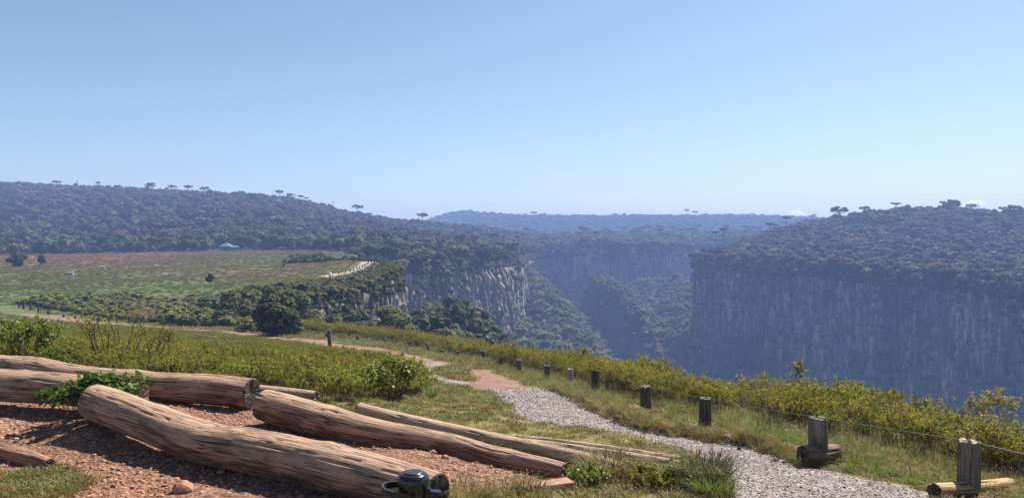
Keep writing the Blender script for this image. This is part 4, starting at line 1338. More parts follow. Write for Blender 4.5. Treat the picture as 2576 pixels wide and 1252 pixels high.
def trunk_mesh(name, pts, mats, seed, knots=(), rough=0.05, nseg=64, flat_end=(0, 0), step=0.03, parent=None, cracks=0.012, up0=(0, 0, 1.0)):
    """pts: rows x, y, z, radius.  One skin with its own lengthwise grain map, and cut ends"""
    pts = np.array(pts, float)
    L = np.linalg.norm(np.diff(pts[:, :3], axis=0), axis=1).sum()
    q = spline(pts, max(8, int(L / step)))
    c = q[:, :3]; rad = q[:, 3]
    T = np.gradient(c, axis=0); T /= np.linalg.norm(T, axis=1)[:, None]
    s = np.concatenate([[0], np.cumsum(np.linalg.norm(np.diff(c, axis=0), axis=1))])
    a = np.arange(nseg + 1) / nseg * 2 * math.pi
    n = len(c)
    up = np.array(up0)
    sd_ = np.cross(T, up); sd_ /= np.linalg.norm(sd_, axis=1)[:, None]
    wv = np.cross(sd_, T)
    S, A = np.meshgrid(s, a, indexing='ij')
    ca, sa = np.cos(A), np.sin(A)
    lump = (fbm(S * 1.2 + seed * 3, ca * 0.9 + 5, 3, seed) - 0.5) * 2 * rough + (fbm(S * 3.5 + seed, sa * 1.2 + 3 + ca, 3, seed + 3) - 0.5) * rough
    g = fbm(ca * 7 + 0.5 * S, sa * 7 + 11 + S * 0.8 + seed, 3, seed + 7)
    groove = -np.exp(-((g - 0.5) / 0.035) ** 2) * cracks / np.maximum(rad[:, None], 0.03) * (fbm(S * 0.9, ca + sa, 2, seed + 8) > 0.42)
    r = rad[:, None] * (1 + lump + groove)
    for (ks, ka, kr, kh) in knots:         # position along, angle, width, height
        da = np.abs((A - ka + math.pi) % (2 * math.pi) - math.pi) * rad[:, None]
        dd = np.hypot(S - ks, da)
        r = r + kh * np.exp(-(dd / kr) ** 2)
        if kh > 0.012:
            r = r - kh * 1.1 * np.exp(-(dd / (kr * 0.33)) ** 2)
    V = c[:, None, :] + r[..., None] * (ca[..., None] * sd_[:, None, :] + sa[..., None] * wv[:, None, :])
    # slightly uneven sawn ends
    for e, sg in ((0, -1), (n - 1, 1)):
        V[e] += T[e] * sg * (fbm(ca[e] * 3, sa[e] * 3, 2, seed + 20)[:, None] - 0.5) * 0.04
    idx = np.arange(n * (nseg + 1)).reshape(n, nseg + 1)
    F = np.stack([idx[:-1, :-1], idx[1:, :-1], idx[1:, 1:], idx[:-1, 1:]], -1).reshape(-1, 4)
    me = bpy.data.meshes.new(name)
    VV = V.reshape(-1, 3).tolist(); FF = F.tolist()
    UV = np.stack([S + seed * 5.3, A * rad.mean()], -1).reshape(-1, 2)
    nb = len(VV)
    caps = []
    for e, sg in ((0, -1), (n - 1, 1)):
        rim = V[e, :-1]; base = len(VV)
        cen = rim.mean(0) + T[e] * sg * -0.004
        VV += rim.tolist() + (cen + (rim - cen) * 0.92 + T[e] * sg * 0.012).tolist() + (cen + (rim - cen) * 0.5 + T[e] * sg * 0.010).tolist() + [cen.tolist()]
        for i in range(nseg):
            j = (i + 1) % nseg
            for k in (0, 1):
                qd = (base + k * nseg + i, base + k * nseg + j, base + (k + 1) * nseg + j, base + (k + 1) * nseg + i)
                FF.append(qd if sg < 0 else qd[::-1]); caps.append(1)
            t3 = (base + 2 * nseg + i, base + 2 * nseg + j, base + 3 * nseg)
            FF.append(t3 if sg < 0 else t3[::-1]); caps.append(1)
    org = c[n // 2]
    me.from_pydata((np.array(VV) - org).tolist(), [], FF)
    for m in mats:
        me.materials.append(m)
    mi = np.zeros(len(FF), np.int32); mi[len(F):] = 1
    me.polygons.foreach_set('material_index', mi)
    sm = np.ones(len(FF), bool); sm[len(F):] = False
    me.polygons.foreach_set('use_smooth', sm)
    uvl = me.uv_layers.new(name='grain')
    li = np.empty(len(me.loops), np.int32); me.loops.foreach_get('vertex_index', li)
    full = np.zeros((len(VV), 2)); full[:nb] = UV
    uvl.data.foreach_set('uv', full[li].astype(np.float32).ravel())
    me.update()
    o = bpy.data.objects.new(name, me); o.location = org
    return link(o, parent)


def logpts(rows):
    return [tuple(P(u, v, d)) + (r,) for u, v, d, r in rows]


G_LOG = 'felled trunks edging the bare soil'
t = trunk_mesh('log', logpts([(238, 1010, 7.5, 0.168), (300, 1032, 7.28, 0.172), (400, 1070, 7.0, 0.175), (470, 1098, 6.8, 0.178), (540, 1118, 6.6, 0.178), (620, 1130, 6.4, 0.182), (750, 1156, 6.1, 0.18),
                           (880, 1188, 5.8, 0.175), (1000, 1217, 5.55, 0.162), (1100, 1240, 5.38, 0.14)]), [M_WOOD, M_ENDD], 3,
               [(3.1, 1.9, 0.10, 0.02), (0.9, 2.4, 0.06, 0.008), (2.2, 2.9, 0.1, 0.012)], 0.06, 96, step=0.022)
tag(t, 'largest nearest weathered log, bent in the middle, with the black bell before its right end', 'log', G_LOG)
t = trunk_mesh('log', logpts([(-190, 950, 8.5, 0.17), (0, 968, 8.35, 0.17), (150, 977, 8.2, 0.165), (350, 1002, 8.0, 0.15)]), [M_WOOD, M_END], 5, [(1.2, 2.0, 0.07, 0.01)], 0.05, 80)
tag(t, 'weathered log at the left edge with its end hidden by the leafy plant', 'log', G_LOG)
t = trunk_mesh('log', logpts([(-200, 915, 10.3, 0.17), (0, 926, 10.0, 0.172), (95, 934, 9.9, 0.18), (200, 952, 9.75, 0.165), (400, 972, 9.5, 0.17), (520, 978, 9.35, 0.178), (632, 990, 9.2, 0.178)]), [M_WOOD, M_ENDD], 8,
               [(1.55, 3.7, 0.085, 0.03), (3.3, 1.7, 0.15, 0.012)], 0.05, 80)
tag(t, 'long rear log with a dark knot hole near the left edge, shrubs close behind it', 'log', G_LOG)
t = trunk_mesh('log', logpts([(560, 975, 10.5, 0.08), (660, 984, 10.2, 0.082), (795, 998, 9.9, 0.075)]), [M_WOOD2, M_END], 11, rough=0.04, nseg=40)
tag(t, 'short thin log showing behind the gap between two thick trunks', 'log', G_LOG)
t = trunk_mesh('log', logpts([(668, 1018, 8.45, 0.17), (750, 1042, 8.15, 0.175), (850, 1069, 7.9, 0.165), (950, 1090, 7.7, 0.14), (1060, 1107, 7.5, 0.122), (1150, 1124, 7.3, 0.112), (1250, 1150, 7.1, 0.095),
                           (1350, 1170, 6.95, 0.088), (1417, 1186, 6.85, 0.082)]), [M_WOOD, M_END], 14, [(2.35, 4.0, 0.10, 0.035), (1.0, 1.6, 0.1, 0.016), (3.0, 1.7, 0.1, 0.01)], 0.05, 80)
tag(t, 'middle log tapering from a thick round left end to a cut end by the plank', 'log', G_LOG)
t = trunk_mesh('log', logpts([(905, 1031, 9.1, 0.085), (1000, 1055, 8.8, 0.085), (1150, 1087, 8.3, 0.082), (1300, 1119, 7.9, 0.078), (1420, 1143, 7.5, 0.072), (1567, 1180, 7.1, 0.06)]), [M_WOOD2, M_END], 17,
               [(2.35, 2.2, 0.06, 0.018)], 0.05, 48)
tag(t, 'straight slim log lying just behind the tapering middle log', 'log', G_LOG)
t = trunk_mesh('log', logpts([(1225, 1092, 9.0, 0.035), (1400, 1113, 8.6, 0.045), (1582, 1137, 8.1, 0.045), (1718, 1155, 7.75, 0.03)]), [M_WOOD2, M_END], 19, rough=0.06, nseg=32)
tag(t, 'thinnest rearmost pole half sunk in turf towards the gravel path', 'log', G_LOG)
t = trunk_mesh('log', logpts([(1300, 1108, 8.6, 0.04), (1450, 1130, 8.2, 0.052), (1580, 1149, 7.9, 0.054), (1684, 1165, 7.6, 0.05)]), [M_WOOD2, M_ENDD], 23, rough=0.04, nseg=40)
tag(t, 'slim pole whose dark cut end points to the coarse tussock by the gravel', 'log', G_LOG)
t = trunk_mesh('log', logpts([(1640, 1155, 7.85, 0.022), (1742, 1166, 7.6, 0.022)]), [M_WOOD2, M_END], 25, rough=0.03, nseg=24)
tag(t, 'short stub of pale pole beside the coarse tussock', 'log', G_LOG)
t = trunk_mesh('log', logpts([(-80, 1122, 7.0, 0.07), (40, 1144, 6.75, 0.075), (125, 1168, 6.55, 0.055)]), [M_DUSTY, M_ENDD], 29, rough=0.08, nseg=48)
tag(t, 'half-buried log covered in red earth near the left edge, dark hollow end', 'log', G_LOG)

# reddish plank at the right-hand corner of the bare soil
a = P(1212, 1246, 6.02); b = P(1436, 1216, 6.3)
ax = Vector(b - a); ln = ax.length; ax.normalize()
M = Matrix.Translation(Vector(a)) @ ax.to_track_quat('X', 'Z').to_matrix().to_4x4()
mb = MB(); mb.box((0, -0.075, -0.10), (ln, 0.075, 0.035), 0, M, 0.008)
o = mb.build('plank', plainmat('red dusted plank', (0.34, 0.19, 0.125), 0.9, 0.15, 0.3, 9))
tag(o, 'red-dusted wooden plank edging the soil below the tapering log', 'plank')

# loose stones one can tell apart
M_ROCK = plainmat('red rock', (0.34, 0.18, 0.12), 0.92, 0.15, 0.35, 14, 0, 0.8)
for (u, v, sz, lab) in [(459, 1236, 0.085, 'large angular red stone at the bottom edge below the biggest log'), (1089, 1142, 0.048, 'rounded red stone behind the bell, above the biggest log'),
                        (1119, 1153, 0.040, 'smaller red stone just right of the rounded one behind the bell'), (555, 1188, 0.036, 'small pale stone on the edge of the biggest log shadow')]:
    p = onground(u, v)
    vv, ff = ico()
    w_ = 0.72 + 0.6 * fbm(vv[:, 0] * 1.6 + u, vv[:, 1] * 1.6 + vv[:, 2] * 2, 2, int(u) % 50)
    mb = MB(); mb.add(vv * w_[:, None] * np.array([1, 0.8, 0.62]) * sz, ff)
    o = mb.build('stone', M_ROCK); o.location = Vector(p) + Vector((0, 0, sz * 0.25))
    tag(o, lab, 'stone', 'loose red stones')

# ------------------------------------------------------------------ posts and wire
M_WIRE = plainmat('wire', (0.09, 0.095, 0.1), 0.5, 0.4, 0.2, 40, 0.6)
M_CLAMP = plainmat('dark clamp', (0.03, 0.03, 0.03), 0.5, 0.4, 0.2, 40)
POST_TOPS = []


def post(u, vb, vt, wpx, mats, label, group='posts beside the paths', lean=None, square=False, sink=0.12, base=None, depth=None, clampit=False):
    p = onground(u, vb) if depth is None else P(u, vb, depth)
    d = p[1]
    h = (vb - vt) / FPX * d; r = 0.5 * wpx / FPX * d
    if lean is None: lean = (rng.normal() * 0.045, rng.normal() * 0.04)
    top = Vector((lean[0] * h, lean[1] * h, h))
    seed = int(u) % 89
    root = thing('post', label, 'post', p, 0, group)
    o = trunk_mesh('shaft', [(0, 0, -sink, r * 1.03), (top.x * 0.3, top.y * 0.3, h * 0.3, r * 1.02), (top.x * 0.7, top.y * 0.7, h * 0.7, r), (top.x, top.y, h, r * 0.97)], mats, seed, (), 0.05, 28 if wpx < 20 else 56,
                   step=max(0.015, h / 24), parent=root, cracks=0.0022, up0=(0.3, 1.0, 0.01))
    if clampit:
        mb = MB()
        mb.tube([top + Vector((0, 0, -0.01)), top + Vector((0, 0, 0.028))], [0.008, 0.007], 8)
        mb.tube([top + Vector((-0.022, -0.01, 0.006)), top + Vector((0, 0, 0.016)), top + Vector((0.022, 0.008, 0.006))], [0.005, 0.006, 0.005], 6)
        mb.build('wire_clamp', M_CLAMP, root)
    POST_TOPS.append((u, Vector(p) + top))
    return root


# the two heavy ones close by stand on pieces of log
p_ = P(2437, 1212, 6.7)
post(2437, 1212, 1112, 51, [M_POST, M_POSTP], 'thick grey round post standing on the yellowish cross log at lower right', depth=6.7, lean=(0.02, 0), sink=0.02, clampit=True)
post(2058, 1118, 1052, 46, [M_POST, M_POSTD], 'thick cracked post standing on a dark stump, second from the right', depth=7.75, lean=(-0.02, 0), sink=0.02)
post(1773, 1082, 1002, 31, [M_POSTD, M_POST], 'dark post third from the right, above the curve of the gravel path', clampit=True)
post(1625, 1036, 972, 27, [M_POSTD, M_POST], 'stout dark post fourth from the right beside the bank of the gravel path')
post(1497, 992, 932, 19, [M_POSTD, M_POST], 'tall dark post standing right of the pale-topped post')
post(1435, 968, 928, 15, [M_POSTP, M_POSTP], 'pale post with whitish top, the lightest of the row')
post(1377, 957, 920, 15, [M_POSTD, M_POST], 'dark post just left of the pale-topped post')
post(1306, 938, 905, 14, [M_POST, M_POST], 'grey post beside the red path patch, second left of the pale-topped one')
for u, vb, vt, wp, mt, lab in [
    (1261, 921, 898, 12, M_POSTD, 'low dark post half in grass, third left of the pale-topped post'),
    (1217, 907, 883, 11, M_POSTD, 'dark post fourth left of the pale-topped post'),
    (1186, 903, 886, 10, M_POSTD, 'short dark post fifth left of the pale-topped post'),
    (1152, 899, 883, 9, M_POST, 'short grey post sixth left of the pale-topped post'),
    (1112, 893, 879, 9, M_POST, 'short grey post seventh left of the pale-topped post'),
    (1077, 884, 862, 9, M_POST, 'upright grey post eighth left of the pale-topped post'),
    (1032, 873, 857, 7, M_POST, 'small grey post in grass before the rim shrubs, above the red path'),
    (968, 866, 850, 7, M_POST, 'small grey post beyond the middle of the red path'),
    (900, 858, 845, 9, M_POSTD, 'low leaning post right of the tall slim post'),
    (822, 852, 838, 7, M_POSTD, 'small dark post half hidden behind the tall slim post'),
    (742, 843, 828, 8, M_POSTD, 'dark post just right of the big dark bush'),
    (597, 827, 811, 7, M_POSTD, 'dark post left of the big dark bush'),
    (495, 823, 808, 9, M_POSTD, 'dark post where the red path goes behind the shrubs'),
    (418, 814, 805, 8, M_POSTD, 'stubby dark post between twiggy shrub and wooded gully'),
    (347, 812, 804, 8, M_POSTD, 'stubby dark post just right of the twiggy shrub top'),
    (248, 808, 797, 9, M_POSTD, 'dark post just left of the twiggy shrub top'),
    (189, 800, 794, 6, M_POSTD, 'sixth post of the receding row at far left'),
    (160, 797, 790, 6, M_POSTD, 'fifth post of the receding row at far left'),
    (122, 790, 779, 6, M_POSTD, 'fourth post of the receding row at far left'),
    (97, 784, 772, 5, M_POSTD, 'third post of the receding row at far left'),
    (77, 777, 764, 5, M_POSTD, 'second post of the receding row at far left'),
    (60, 775, 757, 6, M_POSTD, 'tall dark post at the corner of the far-left row'),
    (48, 772, 757, 5, M_POSTD, 'dark post at the left end of the far-left row'),
]:
    post(u, vb, vt, wp, [mt, mt], lab)
post(830, 879, 829, 9.5, [M_POSTD, M_POSTP], 'tall slim post alone on the near side of the red path', 'lone post')

# log pieces under the two heavy posts
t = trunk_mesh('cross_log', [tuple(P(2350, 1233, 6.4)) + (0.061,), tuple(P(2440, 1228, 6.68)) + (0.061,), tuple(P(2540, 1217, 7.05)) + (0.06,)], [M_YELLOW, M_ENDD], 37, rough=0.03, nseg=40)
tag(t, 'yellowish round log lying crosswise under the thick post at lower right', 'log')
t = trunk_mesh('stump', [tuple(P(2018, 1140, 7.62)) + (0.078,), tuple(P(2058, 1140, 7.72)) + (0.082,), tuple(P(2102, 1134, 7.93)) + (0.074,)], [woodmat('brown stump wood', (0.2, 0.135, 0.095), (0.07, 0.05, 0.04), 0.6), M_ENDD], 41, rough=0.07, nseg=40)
tag(t, 'dark weathered stump lying under the cracked post', 'stump')

pts = [Vector(P(2760, 1188, 6.0))] + [tp for u, tp in POST_TOPS if u >= 1217][:10]
mb = MB()
for a, b in zip(pts[:-1], pts[1:]):
    seg = []
    for k in range(9):
        s = k / 8
        q = a.lerp(b, s) + Vector((0, 0, 0.012)); q.z -= 0.012 * 4 * s * (1 - s) * min(1.0, (b - a).length / 3)
        seg.append(q)
    mb.tube(seg, 0.0045, 6)
o = mb.build('fence_wire', M_WIRE, smooth=True)
tag(o, 'thin dark wire strung over the tops of the posts', 'wire')

# ------------------------------------------------------------------ bicycle whose bell shows at the bottom edge
M_BLACK = plainmat('glossy black paint', (0.012, 0.013, 0.018), 0.18, 0.5, 0.2, 60, 0, 0.02)
M_SATIN = plainmat('satin black', (0.02, 0.02, 0.023), 0.42, 0.4, 0.2, 60, 0, 0.05)
M_RUB = plainmat('rubber', (0.02, 0.02, 0.02), 0.8, 0.2, 0.2, 60)
M_STEEL = plainmat('steel', (0.5, 0.5, 0.5), 0.3, 0.5, 0.1, 60, 1.0, 0.02)
bd = 1.46
bc = P(1039, 1215, bd)                # middle of the bell
gz = Zbase(bc[0], bc[1])[0]
bike = thing('bicycle', 'bicycle showing only its glossy black round bell in front of the biggest log', 'bicycle', (bc[0], bc[1], gz))
hb = bc[2] - gz                       # height of the bell above the earth
bell = MB()
k = 82 / FPX * bd / 2                 # radius of the dome
bell.lathe([(0.0, 0.70 * k), (0.60 * k, 0.69 * k), (0.615 * k, 0.66 * k), (0.64 * k, 0.67 * k), (0.80 * k, 0.62 * k), (0.91 * k, 0.51 * k), (0.975 * k, 0.34 * k), (1.0 * k, 0.10 * k), (1.0 * k, -0.75 * k), (0.93 * k, -0.8 * k), (0, -0.8 * k)], 64)
be = bell.build('bell', M_BLACK, bike, True); be.location = (0, 0, hb)
cp = MB(); cp.lathe([(0.0, 0.745 * k), (0.50 * k, 0.742 * k), (0.585 * k, 0.73 * k), (0.60 * k, 0.70 * k), (0.60 * k, 0.66 * k)], 48)
cp.build('cap', M_SATIN, be, True)
# open ring to the left, finger lever with its nub to the right
rg = MB(); cx_ = -0.60 * k; n_ = 64
pr = []
ro, ri_, zt_, zb_ = 1.30 * k, 1.17 * k, -0.22 * k, -0.62 * k
for (rr_, zz_) in ((ro, zb_), (ro, zt_), (ri_, zt_), (ri_, zb_)):
    pr.append((rr_, zz_))
rg.lathe(pr, n_, 0, Matrix.Translation((cx_, 0, 0)) @ Matrix.Rotation(R(7), 4, 'Y') @ Matrix.Scale(0.88, 4, (0, 1, 0)), True)
rg.build('ring', M_SATIN, be)
lv = MB(); lv.box((0.75 * k, -0.62 * k, -0.72 * k), (1.82 * k, 0.02 * k, -0.22 * k), 0, Matrix.Rotation(R(5), 4, 'Y'), 0.12 * k)
lv.box((1.35 * k, -0.45 * k, -0.98 * k), (1.70 * k, -0.1 * k, -0.66 * k), 0, Matrix.Rotation(R(5), 4, 'Y'), 0.06 * k)
lv.build('lever', M_BLACK, be)
nb = MB(); nb.box((0.93 * k, -0.80 * k, -0.34 * k), (1.16 * k, -0.55 * k, -0.05 * k), 0, None, 0.04 * k)
nb.build('striker', M_SATIN, be)
ft = MB(); ft.lathe([(0, -0.8 * k), (1.05 * k, -0.8 * k), (1.05 * k, -1.1 * k), (0.5 * k, -1.25 * k), (0.4 * k, -1.7 * k), (0, -1.7 * k)], 32)
ft.build('clamp', M_SATIN, be, True)
zb = hb - 1.7 * k - 0.014
hbm = MB(); hbm.tube([(-0.31, -0.12, zb - 0.0), (-0.2, -0.05, zb), (-0.08, 0, zb), (0.12, 0, zb), (0.25, -0.05, zb), (0.36, -0.12, zb)], 0.0125, 14)
bar = hbm.build('handlebar', M_SATIN, bike, True)
for xa, xb in ((-0.33, -0.22), (0.27, 0.38)):
    g_ = MB(); g_.tube([(xa, -0.13 if xa < 0 else -0.06, zb), (xb, -0.06 if xa < 0 else -0.13, zb)], 0.017, 14); g_.build('grip', M_RUB, bar, True)
fm = MB()
x0 = 0.03
hd = Vector((x0, 0.03, zb - 0.05)); hl = Vector((x0, 0.10, zb - 0.28)); bbk = Vector((x0, -0.52, 0.29)); st_ = Vector((x0, -0.66, 0.78)); rw = Vector((x0, -0.95, 0.345)); fw = Vector((x0, 0.24, 0.345))
for a, b, r_ in ((hd, hl, 0.02), (hl, bbk, 0.019), (hd + (hl - hd) * 0.3, st_, 0.016), (bbk, st_, 0.017), (bbk, rw + Vector((0.05, 0, 0)), 0.01), (bbk, rw - Vector((0.05, 0, 0)), 0.01), (st_, rw + Vector((0.05, 0, 0)), 0.008), (st_, rw - Vector((0.05, 0, 0)), 0.008)):
    fm.tube([a, b], r_, 12)
fm.tube([Vector((x0, 0, zb)), hd], 0.016, 12)
fm.build('frame', plainmat('grey frame paint', (0.1, 0.11, 0.12), 0.35, 0.5, 0.1, 40, 0, 0.02), bike, True)
fk = MB()
for s_ in (-0.055, 0.055):
    fk.tube([hl, hl + Vector((s_, 0.02, -0.03)), fw + Vector((s_, 0, 0))], [0.014, 0.014, 0.010], 10)
fk.build('fork', M_BLACK, bike, True)
sdl = MB(); sdl.tube([st_, st_ + Vector((0, -0.04, 0.16))], 0.013, 10)
sdl.tube([st_ + Vector((0, 0.12, 0.18)), st_ + Vector((0, 0.0, 0.185)), st_ + Vector((0, -0.14, 0.19))], [0.02, 0.045, 0.075], 12)
sdl.build('saddle', M_RUB, bike, True)
for wc in (fw, rw):
    MR = Matrix.Translation(wc) @ Matrix.Rotation(R(90), 4, 'Y')
    ty = MB(); aa = np.arange(12) / 12 * 6.2832
    ty.lathe([(0.322 + 0.022 * math.cos(q), 0.022 * math.sin(q)) for q in aa], 60, 0, MR, True)
    whl = ty.build('wheel', M_RUB, bike, True)
    rm = MB(); rm.lathe([(0.300, -0.012), (0.306, -0.012), (0.306, 0.012), (0.300, 0.012)], 60, 0, MR, True); rm.build('rim', M_STEEL, whl, True)
    sp_ = MB()
    for q in range(24):
        an = q / 24 * 6.2832
        sp_.tube([MR @ Vector((0.02 * math.cos(an + 0.5), 0.02 * math.sin(an + 0.5), 0.03 * (-1) ** q)), MR @ Vector((0.302 * math.cos(an), 0.302 * math.sin(an), 0))], 0.0012, 4, 0, False)
    sp_.tube([wc + Vector((-0.05, 0, 0)), wc + Vector((0.05, 0, 0))], 0.018, 12)
    sp_.build('spokes', M_STEEL, whl)

# ------------------------------------------------------------------ plants one can point at
def plant(name, label, cat, u, v, builder, group=None, depth=None):
    p = onground(u, v) if depth is None else P(u, v, depth)
    o = builder()
    o.name = name
    link(o); o.location = Vector(p) - Vector((0, 0, 0.02)); o.rotation_euler[2] = 0
    return tag(o, label, cat, group)


def gloss_plant():
    mb = MB()
    tips, dirs = [], []
    for i in range(75):
        q = rng.random()
        # a low mound that spills over the ends of two logs
        cx = -0.42 + 0.98 * rng.random(); cy = rng.normal() * 0.13
        hh = 0.30 - 0.35 * max(0, -cx) * 0.5 + 0.10 * rng.random() - 0.28 * abs(cy)
        if -0.12 < cx < 0.22: hh += 0.05
        top = np.array([cx, cy - 0.05, max(0.05, hh)])
        b = np.array([cx * 0.6, cy * 0.5, 0.0])
        mb.tube([b, (b + top) / 2 + rng.normal(size=3) * 0.02, top], [0.004, 0.003, 0.002], 4, 1, False)
        tips.append(top); dd = top - b + rng.normal(size=3) * 0.08; dirs.append(dd / np.linalg.norm(dd))
    rosettes(mb, np.array(tips), np.array(dirs), 11, 0.085, 0.026, 0, 0.3)
    return mb.build('leafy_plant', [M_GLOSS, M_TWIG], None, False, False)


pl = plant('leafy_plant', 'glossy dark green leafy plant growing over the butt of the biggest log', 'plant', 236, 1035, gloss_plant, None, 7.78)
pl.location.z = P(236, 1035, 7.78)[2] - 0.02


def bush(h, w, stems, tips, nl, ll, lw, mats, bare, twig=0.005):
    return lambda: shrub(0, h, w, stems, tips, nl, ll, lw, mats, bare, twig)


M_BRIGHT = leafmat('bright shrub leaf', [(0.11, 0.16, 0.022), (0.17, 0.22, 0.03), (0.22, 0.24, 0.045)], 0.42, 0.42, 0.3, vary=0.08)
plant('bush', 'rounded bright green bush behind the slim logs, left of the gravel', 'bush', 985, 1003, bush(0.62, 0.5, 40, 7, 12, 0.055, 0.016, [M_BRIGHT, M_TWIG], 0.2), 'separate bushes behind the logs')
plant('bush', 'bright yellow-green bush behind the rear log at the left edge', 'bush', 62, 905, bush(0.66, 0.62, 44, 7, 12, 0.055, 0.016, [M_BRIGHT, M_TWIG], 0.2), 'separate bushes behind the logs', 12.5)
plant('bush', 'tall open twiggy shrub with bare dark stems behind the rear log', 'bush', 285, 925, bush(1.05, 0.62, 12, 7, 6, 0.045, 0.014, [M_SHRUB, M_TWIG], 0.35, 0.007), 'separate bushes behind the logs', 13.0)
plant('bush', 'lower twiggy shrub right of the tall open one behind the rear log', 'bush', 372, 925, bush(0.8, 0.5, 10, 6, 6, 0.045, 0.014, [M_SHRUB, M_TWIG], 0.35, 0.006), 'separate bushes behind the logs', 13.0)
plant('sapling', 'thin sapling poking up above the rim shrubs before the shaded cliff', 'sapling', 1468, 935, bush(1.0, 0.2, 4, 4, 8, 0.075, 0.024, [M_SHRUB, M_TWIG], 0.5, 0.010), None, 25.5)
plant('sapling', 'small sapling with feathery head above the rim shrubs, below the great cliff', 'sapling', 2003, 985, bush(0.62, 0.13, 4, 4, 9, 0.06, 0.018, [M_SHRUB, M_TWIG], 0.6, 0.008), None, 15.0)
plant('bush', 'pale yellow feathery bush rising behind the rim shrubs near the right edge', 'bush', 2492, 1105, bush(0.85, 0.42, 14, 9, 14, 0.05, 0.010, [leafmat('pale feathery leaf', [(0.24, 0.22, 0.06), (0.3, 0.27, 0.09)], 0.4, vary=0.1), M_DRYTWIG], 0.45, 0.006), None, 13.5)


def tussock(n, h, sp, lean, mat, wid=0.004):
    def f():
        mb = MB(); blades(mb, n, h, sp, wid, lean)
        return mb.build('tussock', mat, None, False, False)
    return f


G_T = 'separate grass tussocks near the path'
M_DARKG = leafmat('dark tussock blade', [(0.06, 0.075, 0.028), (0.10, 0.11, 0.04), (0.17, 0.14, 0.07)], 0.3, 0.5, 0.25, vary=0.05)
plant('grass_tussock', 'largest dark green tussock between the slim poles and the gravel', 'grass tussock', 1772, 1222, tussock(800, 0.30, 0.17, 0.85, M_DARKG), G_T)
plant('grass_tussock', 'small bright green tussock in dry turf below the rounded bush', 'grass tussock', 1085, 1003, tussock(160, 0.26, 0.07, 0.7, M_LONG), G_T)
plant('grass_tussock', 'green tussock beside the gravel between the two heavy posts', 'grass tussock', 1925, 1112, tussock(420, 0.30, 0.18, 0.7, M_LONG), G_T)
plant('grass_tussock', 'straw-coloured drooping tussock between the ends of the logs', 'grass tussock', 1530, 1200, tussock(500, 0.26, 0.17, 1.25, M_DRY), G_T)
plant('grass_tussock', 'yellowish tussock at the foot of the plank', 'grass tussock', 1300, 1256, tussock(620, 0.16, 0.24, 1.0, M_DRY), G_T)
plant('grass_tussock', 'bright green tussock at the bottom edge beside the gravel', 'grass tussock', 1790, 1240, tussock(420, 0.17, 0.16, 0.9, M_LONG), G_T)
plant('grass_tussock', 'dry tussock with reddish seed stalks beside the bell', 'grass tussock', 1165, 1262, tussock(380, 0.22, 0.17, 1.0, M_DRY, 0.003), G_T)
plant('bush', 'low ferny yellow-green bush at the right end of the tapering log', 'bush', 1478, 1222, bush(0.20, 0.19, 34, 6, 10, 0.026, 0.007, [M_BRIGHT, M_TWIG], 0.3, 0.003), 'low bushes at the log ends')
plant('bush', 'low spreading green bush below the cut pole ends', 'bush', 1640, 1228, bush(0.17, 0.27, 40, 5, 9, 0.03, 0.009, [M_GREEN, M_TWIG], 0.2, 0.003), 'low bushes at the log ends')
plant('bush', 'small vivid green bush at the dark cut end of the slim pole', 'bush', 1700, 1200, bush(0.14, 0.11, 22, 5, 9, 0.028, 0.009, [M_BRIGHT, M_TWIG], 0.2, 0.003), 'low bushes at the log ends')


def pink_flowers():
    mb = MB()
    for i in range(6):
        e = np.array([rng.normal() * 0.06, rng.normal() * 0.04, 0.06 + 0.06 * rng.random()])
        mb.tube([(e[0] * 0.5, e[1] * 0.5, -0.02), e], [0.002, 0.0015], 4, 1)
        leaves_on(mb, e, np.array([0.012, 0.012, 0.008]), 14, 0.016, 0, 0.6)
    return mb.build('flowering_plant', [leafmat('pink petal', [(0.6, 0.04, 0.16), (0.7, 0.09, 0.25)], 0.35, vary=0.05), M_TWIG], None, False, False)


plant('flowering_plant', 'tiny pink flowers in the grass left of the brown stump', 'flower', 1984, 1140, pink_flowers)
p = P(623, 990, 9.55)
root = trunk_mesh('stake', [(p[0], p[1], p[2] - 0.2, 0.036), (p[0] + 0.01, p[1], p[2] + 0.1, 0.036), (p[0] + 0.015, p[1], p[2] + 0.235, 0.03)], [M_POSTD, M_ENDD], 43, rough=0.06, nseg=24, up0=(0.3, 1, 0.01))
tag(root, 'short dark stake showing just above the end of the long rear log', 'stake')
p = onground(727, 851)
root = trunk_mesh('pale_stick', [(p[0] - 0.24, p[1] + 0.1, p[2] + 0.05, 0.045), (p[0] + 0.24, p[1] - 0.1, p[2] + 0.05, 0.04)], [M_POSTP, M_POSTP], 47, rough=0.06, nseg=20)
tag(root, 'small pale stick lying on the red path near the big dark tree', 'stick')

# trees and bushes farther out
def bigbush(Rr, H, nl, quads, size, mats, flat=0.8, trunk=True):
    return lambda: broad_tree(int(Rr * 10) + nl, Rr, H, nl, quads, size, mats, flat, trunk)


M_DARKTREE = leafmat('dark tree leaf', [(0.04, 0.05, 0.018), (0.065, 0.075, 0.025), (0.10, 0.10, 0.036)], 0.25, vary=0.05)
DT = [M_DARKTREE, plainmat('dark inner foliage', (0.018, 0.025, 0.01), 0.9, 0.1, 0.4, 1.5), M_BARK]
MT = [leafmat('mid tree leaf', [(0.06, 0.078, 0.022), (0.09, 0.105, 0.03), (0.13, 0.12, 0.04)], 0.28, vary=0.05), M_CORE, M_BARK]


